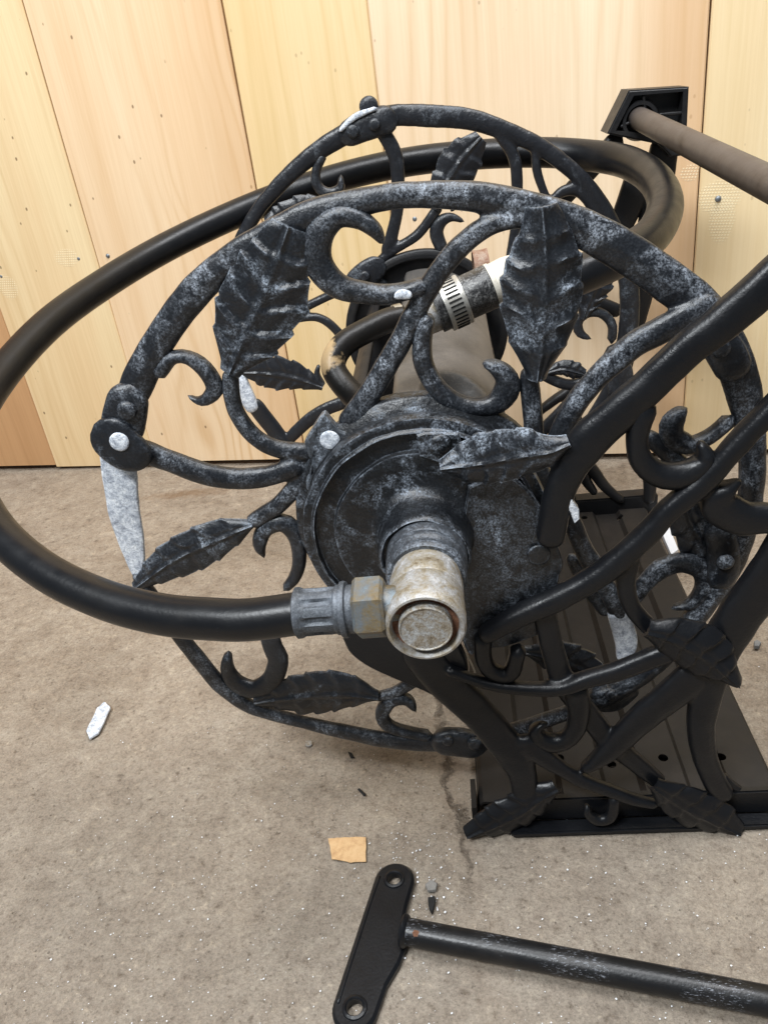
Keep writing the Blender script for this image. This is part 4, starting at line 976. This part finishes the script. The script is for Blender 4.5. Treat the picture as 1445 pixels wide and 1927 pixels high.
boolean_cut(base, cut)
base['label'] = "dark brown pressed base plate with bolt holes"
bm = bmesh.new(); box_bm(bm, Vector((xL-0.0042, 0.436, 0.0125)), 0.004, 0.028, 0.022)
o = from_bm("side_tab", bm, M_plate, smooth=False); keep_world(o, base)

# ---------------- tie bar ----------------
ta = P(1200, 222, YB-0.012); tb = P(1445, 345, 0.53); tb = ta+(tb-ta)*1.5
q = [ta.lerp(tb, k/30) for k in range(31)]
bm = bmesh.new(); tube_bm(bm, q, 0.0100, 28)
tie = part_root("tie_bar", bm, M_bar, "dull brown steel bar with rust, running from the rear frame towards the viewer")

# ================================================================== LOOSE HANDLE BAR ON THE FLOOR
hb = empty("handle_bar", PZ(765, 1755, 0), "loose black steel tube with a two-hole bracket lying in front of the reel", "handle bar")
ZB = 0.005
def dish_outline():
    c1 = PZ(742, 1656, ZB); c2 = PZ(668, 1898, ZB); d = (c2-c1).normalized(); s = Vector((d.y, -d.x, 0))
    return c1, c2, d, s
c1, c2, d_, s_ = dish_outline()
if s_.x < 0: s_ = -s_
Rb = 0.0140
out = []
for k in range(17):
    th = math.pi*k/16; out.append(c1+(-d_*math.sin(th)-s_*math.cos(th))*Rb*1.04)
out += [c1.lerp(c2, 0.20)+s_*Rb*1.04, c1.lerp(c2, 0.36)+s_*Rb*1.10, c1.lerp(c2, 0.50)+s_*Rb*1.55, c1.lerp(c2, 0.64)+s_*Rb*1.45, c1.lerp(c2, 0.80)+s_*Rb*1.15]
for k in range(17):
    th = math.pi*k/16; out.append(c2+(d_*math.sin(th)+s_*math.cos(th))*Rb*1.06)
for p in out: p.z = 0.0012
bm = bmesh.new(); plate_bm(bm, out, Vector((0, 0, 1)), 0.0050, 0.0020)
brk = from_bm("bracket", bm, M_frame, smooth=True)
cut = bmesh.new()
for c, r in ((c1, 0.0048), (c2, 0.0052)): lathe_bm(cut, [(0, -0.02), (r, -0.02), (r, 0.02), (0, 0.02)], Vector((c.x, c.y, 0)), Vector((0, 0, 1)), 32)
boolean_cut(brk, cut); brk.data.set_sharp_from_angle(angle=math.radians(32)); keep_world(brk, hb)
for c, r in ((c1, 0.0050), (c2, 0.0054)):
    o = lathe("hole_rim", [(r+0.0030, 0.0055), (r+0.0024, 0.0072), (r+0.0008, 0.0078), (r, 0.0070), (r-0.0004, 0.002)], Vector((c.x, c.y, 0)), Vector((0, 0, 1)), M_frame, None, 36); keep_world(o, brk)
bm = bmesh.new(); pth = [c1.lerp(c2, a)-s_*Rb*o_ for a, o_ in ((0.0, 0.80), (0.2, 0.84), (0.5, 0.84), (0.8, 0.84), (1.0, 0.82))]
for p in pth: p.z = 0.0060
tube_bm(bm, [v/1000 for v in catmull([p*1000 for p in pth], 30)], 0.0011, 10)
o = from_bm("edge_bead", bm, M_frame); keep_world(o, brk)
t0 = PZ(760, 1752, 0.0125); t1 = PZ(1445, 1884, 0.0125); t1 = t0+(t1-t0)*1.25
q = [t0.lerp(t1, k/40) for k in range(41)]
bm = bmesh.new(); tube_bm(bm, q, 0.0088, 32)
tb_ = from_bm("tube", bm, satin("scratched_black_tube", (0.007, 0.0072, 0.008), 0.34, 0.3, dusty=0.2, scratch=1.0, sthr=0.575)); tb_.data.set_sharp_from_angle(angle=math.radians(50)); keep_world(tb_, hb)
tdir = (t1-t0).normalized()
o = lathe("weld_flange", [(0.0070, -0.0016), (0.0104, -0.0014), (0.0112, 0.0), (0.0104, 0.0018), (0.0088, 0.0030)], t0, tdir, M_frame, None, 32, 0.0003); keep_world(o, hb)
q0_ = t0+tdir*0.010; nv_ = ((CAM-q0_)-tdir*(CAM-q0_).dot(tdir)).normalized(); sd_ = tdir.cross(nv_)
bm = bmesh.new(); cv_ = bm.verts.new(q0_+nv_*0.00895); rg_ = []
for k in range(14):
    th = 2*math.pi*k/14; r_ = 0.0026*random.uniform(0.7, 1.1); aa = r_*math.sin(th)/0.0088
    rg_.append(bm.verts.new(q0_+tdir*r_*math.cos(th)+(nv_*math.cos(aa)+sd_*math.sin(aa))*0.00884))
for k in range(14): bm.faces.new((cv_, rg_[k], rg_[(k+1) % 14]))
o = from_bm("rust_spot", bm, M_rust); keep_world(o, tb_)

# ================================================================== DEBRIS
def flake(name, px, thick, mat, label, cat, jit=0.0, tilt=0.0):
    pts = [PZ(x, y, 0.0008) for x, y in px]; c = sum(pts, Vector())/len(pts)
    if jit:
        n = 40; cl = []
        for i in range(len(pts)):
            a, b_ = pts[i], pts[(i+1) % len(pts)]
            for k in range(5): p = a.lerp(b_, k/5); cl.append(p+Vector((random.uniform(-jit, jit), random.uniform(-jit, jit), 0)))
        pts = cl
    bm = bmesh.new(); plate_bm(bm, [p-Vector((c.x, c.y, 0)) for p in pts], Vector((0, 0, 1)), thick, min(0.0004, thick*0.3))
    for v in bm.verts: v.co.z += tilt*v.co.x+0.0005*noise.noise(v.co*200)
    o = from_bm(name, bm, mat, smooth=False); o.location = (c.x, c.y, 0.0002); tag(o, label, cat); return o
flake("metal_sliver", [(198, 1323), (210, 1334), (188, 1382), (170, 1393), (164, 1378), (184, 1335)], 0.0022, M_bare, "pale broken sliver of aluminium lying on the floor at the left", "metal sliver", 0.0003, 0.05)
c = PZ(582, 1401, 0); o = lathe("rivet_head", [(0.0033, 0.0), (0.0034, 0.0014), (0.0026, 0.0022), (0.001, 0.0018), (0, 0.0019)], Vector((0, 0, 0)), Vector((0, 0, 1)), M_cap, None, 20, 0.0002); o.location = (c.x, c.y, 0.0); tag(o, "small round grey rivet head lying on the floor under the lower leaf of the disc", "rivet head")
M_chip = mottled("tan_chipboard", [(0.42, 0.24, 0.11), (0.56, 0.36, 0.18), (0.62, 0.42, 0.23)], 180, 0.8, 0, 0.0004)
flake("wood_chip", [(617, 1579), (640, 1577), (689, 1576), (689, 1622), (660, 1624), (625, 1617), (622, 1595)], 0.0007, M_chip, "square tan scrap of wood veneer on the concrete left of the bracket", "wood chip", 0.0003)
flake("black_chip", [(806, 1693), (819, 1691), (820, 1702), (813, 1722), (806, 1708)], 0.003, M_dark, "black chip of broken casting beside the end of the loose tube", "metal chip", 0.0003)
flake("black_splinter", [(673, 1487), (677, 1485), (689, 1497), (685, 1499)], 0.0012, M_dark, "tiny black splinter on the floor above the tan wood scrap", "splinter", 0.0001)
flake("dark_grit", [(655, 1416), (662, 1418), (668, 1427), (660, 1427)], 0.0012, M_dark, "tiny dark crumb on the floor between the rivet head and the base plate", "crumb", 0.0001)
flake("grey_pebble", [(800, 1668), (812, 1661), (824, 1666), (820, 1679), (806, 1680)], 0.003, mottled("grey_stone", [(0.16, 0.15, 0.14), (0.26, 0.25, 0.23)], 200, 0.9), "small grey concrete crumb in the crack above the black chip", "pebble", 0.0003)
flake("grey_pebble", [(1417, 1213), (1424, 1210), (1431, 1214), (1427, 1222), (1418, 1221)], 0.004, mottled("grey_stone_dark", [(0.14, 0.14, 0.14), (0.24, 0.24, 0.23)], 200, 0.9), "small grey pebble on the floor at the right edge beyond the frame", "pebble", 0.0003)
M_white, nt, b = newmat("white_plastic"); b.inputs['Base Color'].default_value = (0.72, 0.74, 0.78, 1); b.inputs['Roughness'].default_value = 0.4
flake("white_strip", [(1226, 968), (1243, 962), (1275, 1042), (1262, 1052)], 0.006, M_white, "white plastic strip on the floor beside the base plate, behind the frame bars", "plastic strip", 0.0)
# fine glittering grit and dark crumbs: uncountable
def grit(name, n, mat, rmin, rmax, region, dens, seed):
    random.seed(seed); bm = bmesh.new(); k = 0
    while k < n:
        x = random.uniform(*region[0]); y = random.uniform(*region[1])
        if random.random() > dens(x, y): continue
        k += 1; r = random.uniform(rmin, rmax)*random.choice((0.6, 0.8, 1, 1.3))
        vs = [bm.verts.new((x+r*math.cos(a+random.uniform(-.4, .4)), y+r*math.sin(a+random.uniform(-.4, .4)), 0.0004+random.uniform(0, r*0.7))) for a in (0, 1.5, 3.1, 4.6)]
        top = bm.verts.new((x, y, 0.0005+r*random.uniform(0.5, 1.0)))
        for i in range(4): bm.faces.new((vs[i], vs[(i+1) % 4], top))
    o = from_bm(name, bm, mat, smooth=False); o['kind'] = 'stuff'; return o
M_grit, nt, b = newmat("white_grit"); b.inputs['Base Color'].default_value = (0.80, 0.81, 0.83, 1); b.inputs['Roughness'].default_value = 0.35
grit("white_grit", 2200, M_grit, 0.00028, 0.00070, ((-0.35, 0.42), (0.10, 0.62)), lambda x, y: max(0.05, min(1, 1.3-2.2*y)), 3)
grit("brown_grit", 350, mottled("brown_grit_stone", [(0.08, 0.06, 0.045), (0.16, 0.12, 0.09)], 100, 0.9), 0.0003, 0.0008, ((-0.6, 0.6), (0.10, 1.0)), lambda x, y: 0.8, 4)
grit("white_dust", 130, M_grit, 0.0003, 0.0008, ((-0.09, -0.03), (0.34, 0.42)), lambda x, y: 1, 5)
print("tris", sum(len(o.data.loop_triangles) or len(o.data.polygons)*2 for o in scene.objects if o.type == 'MESH'))
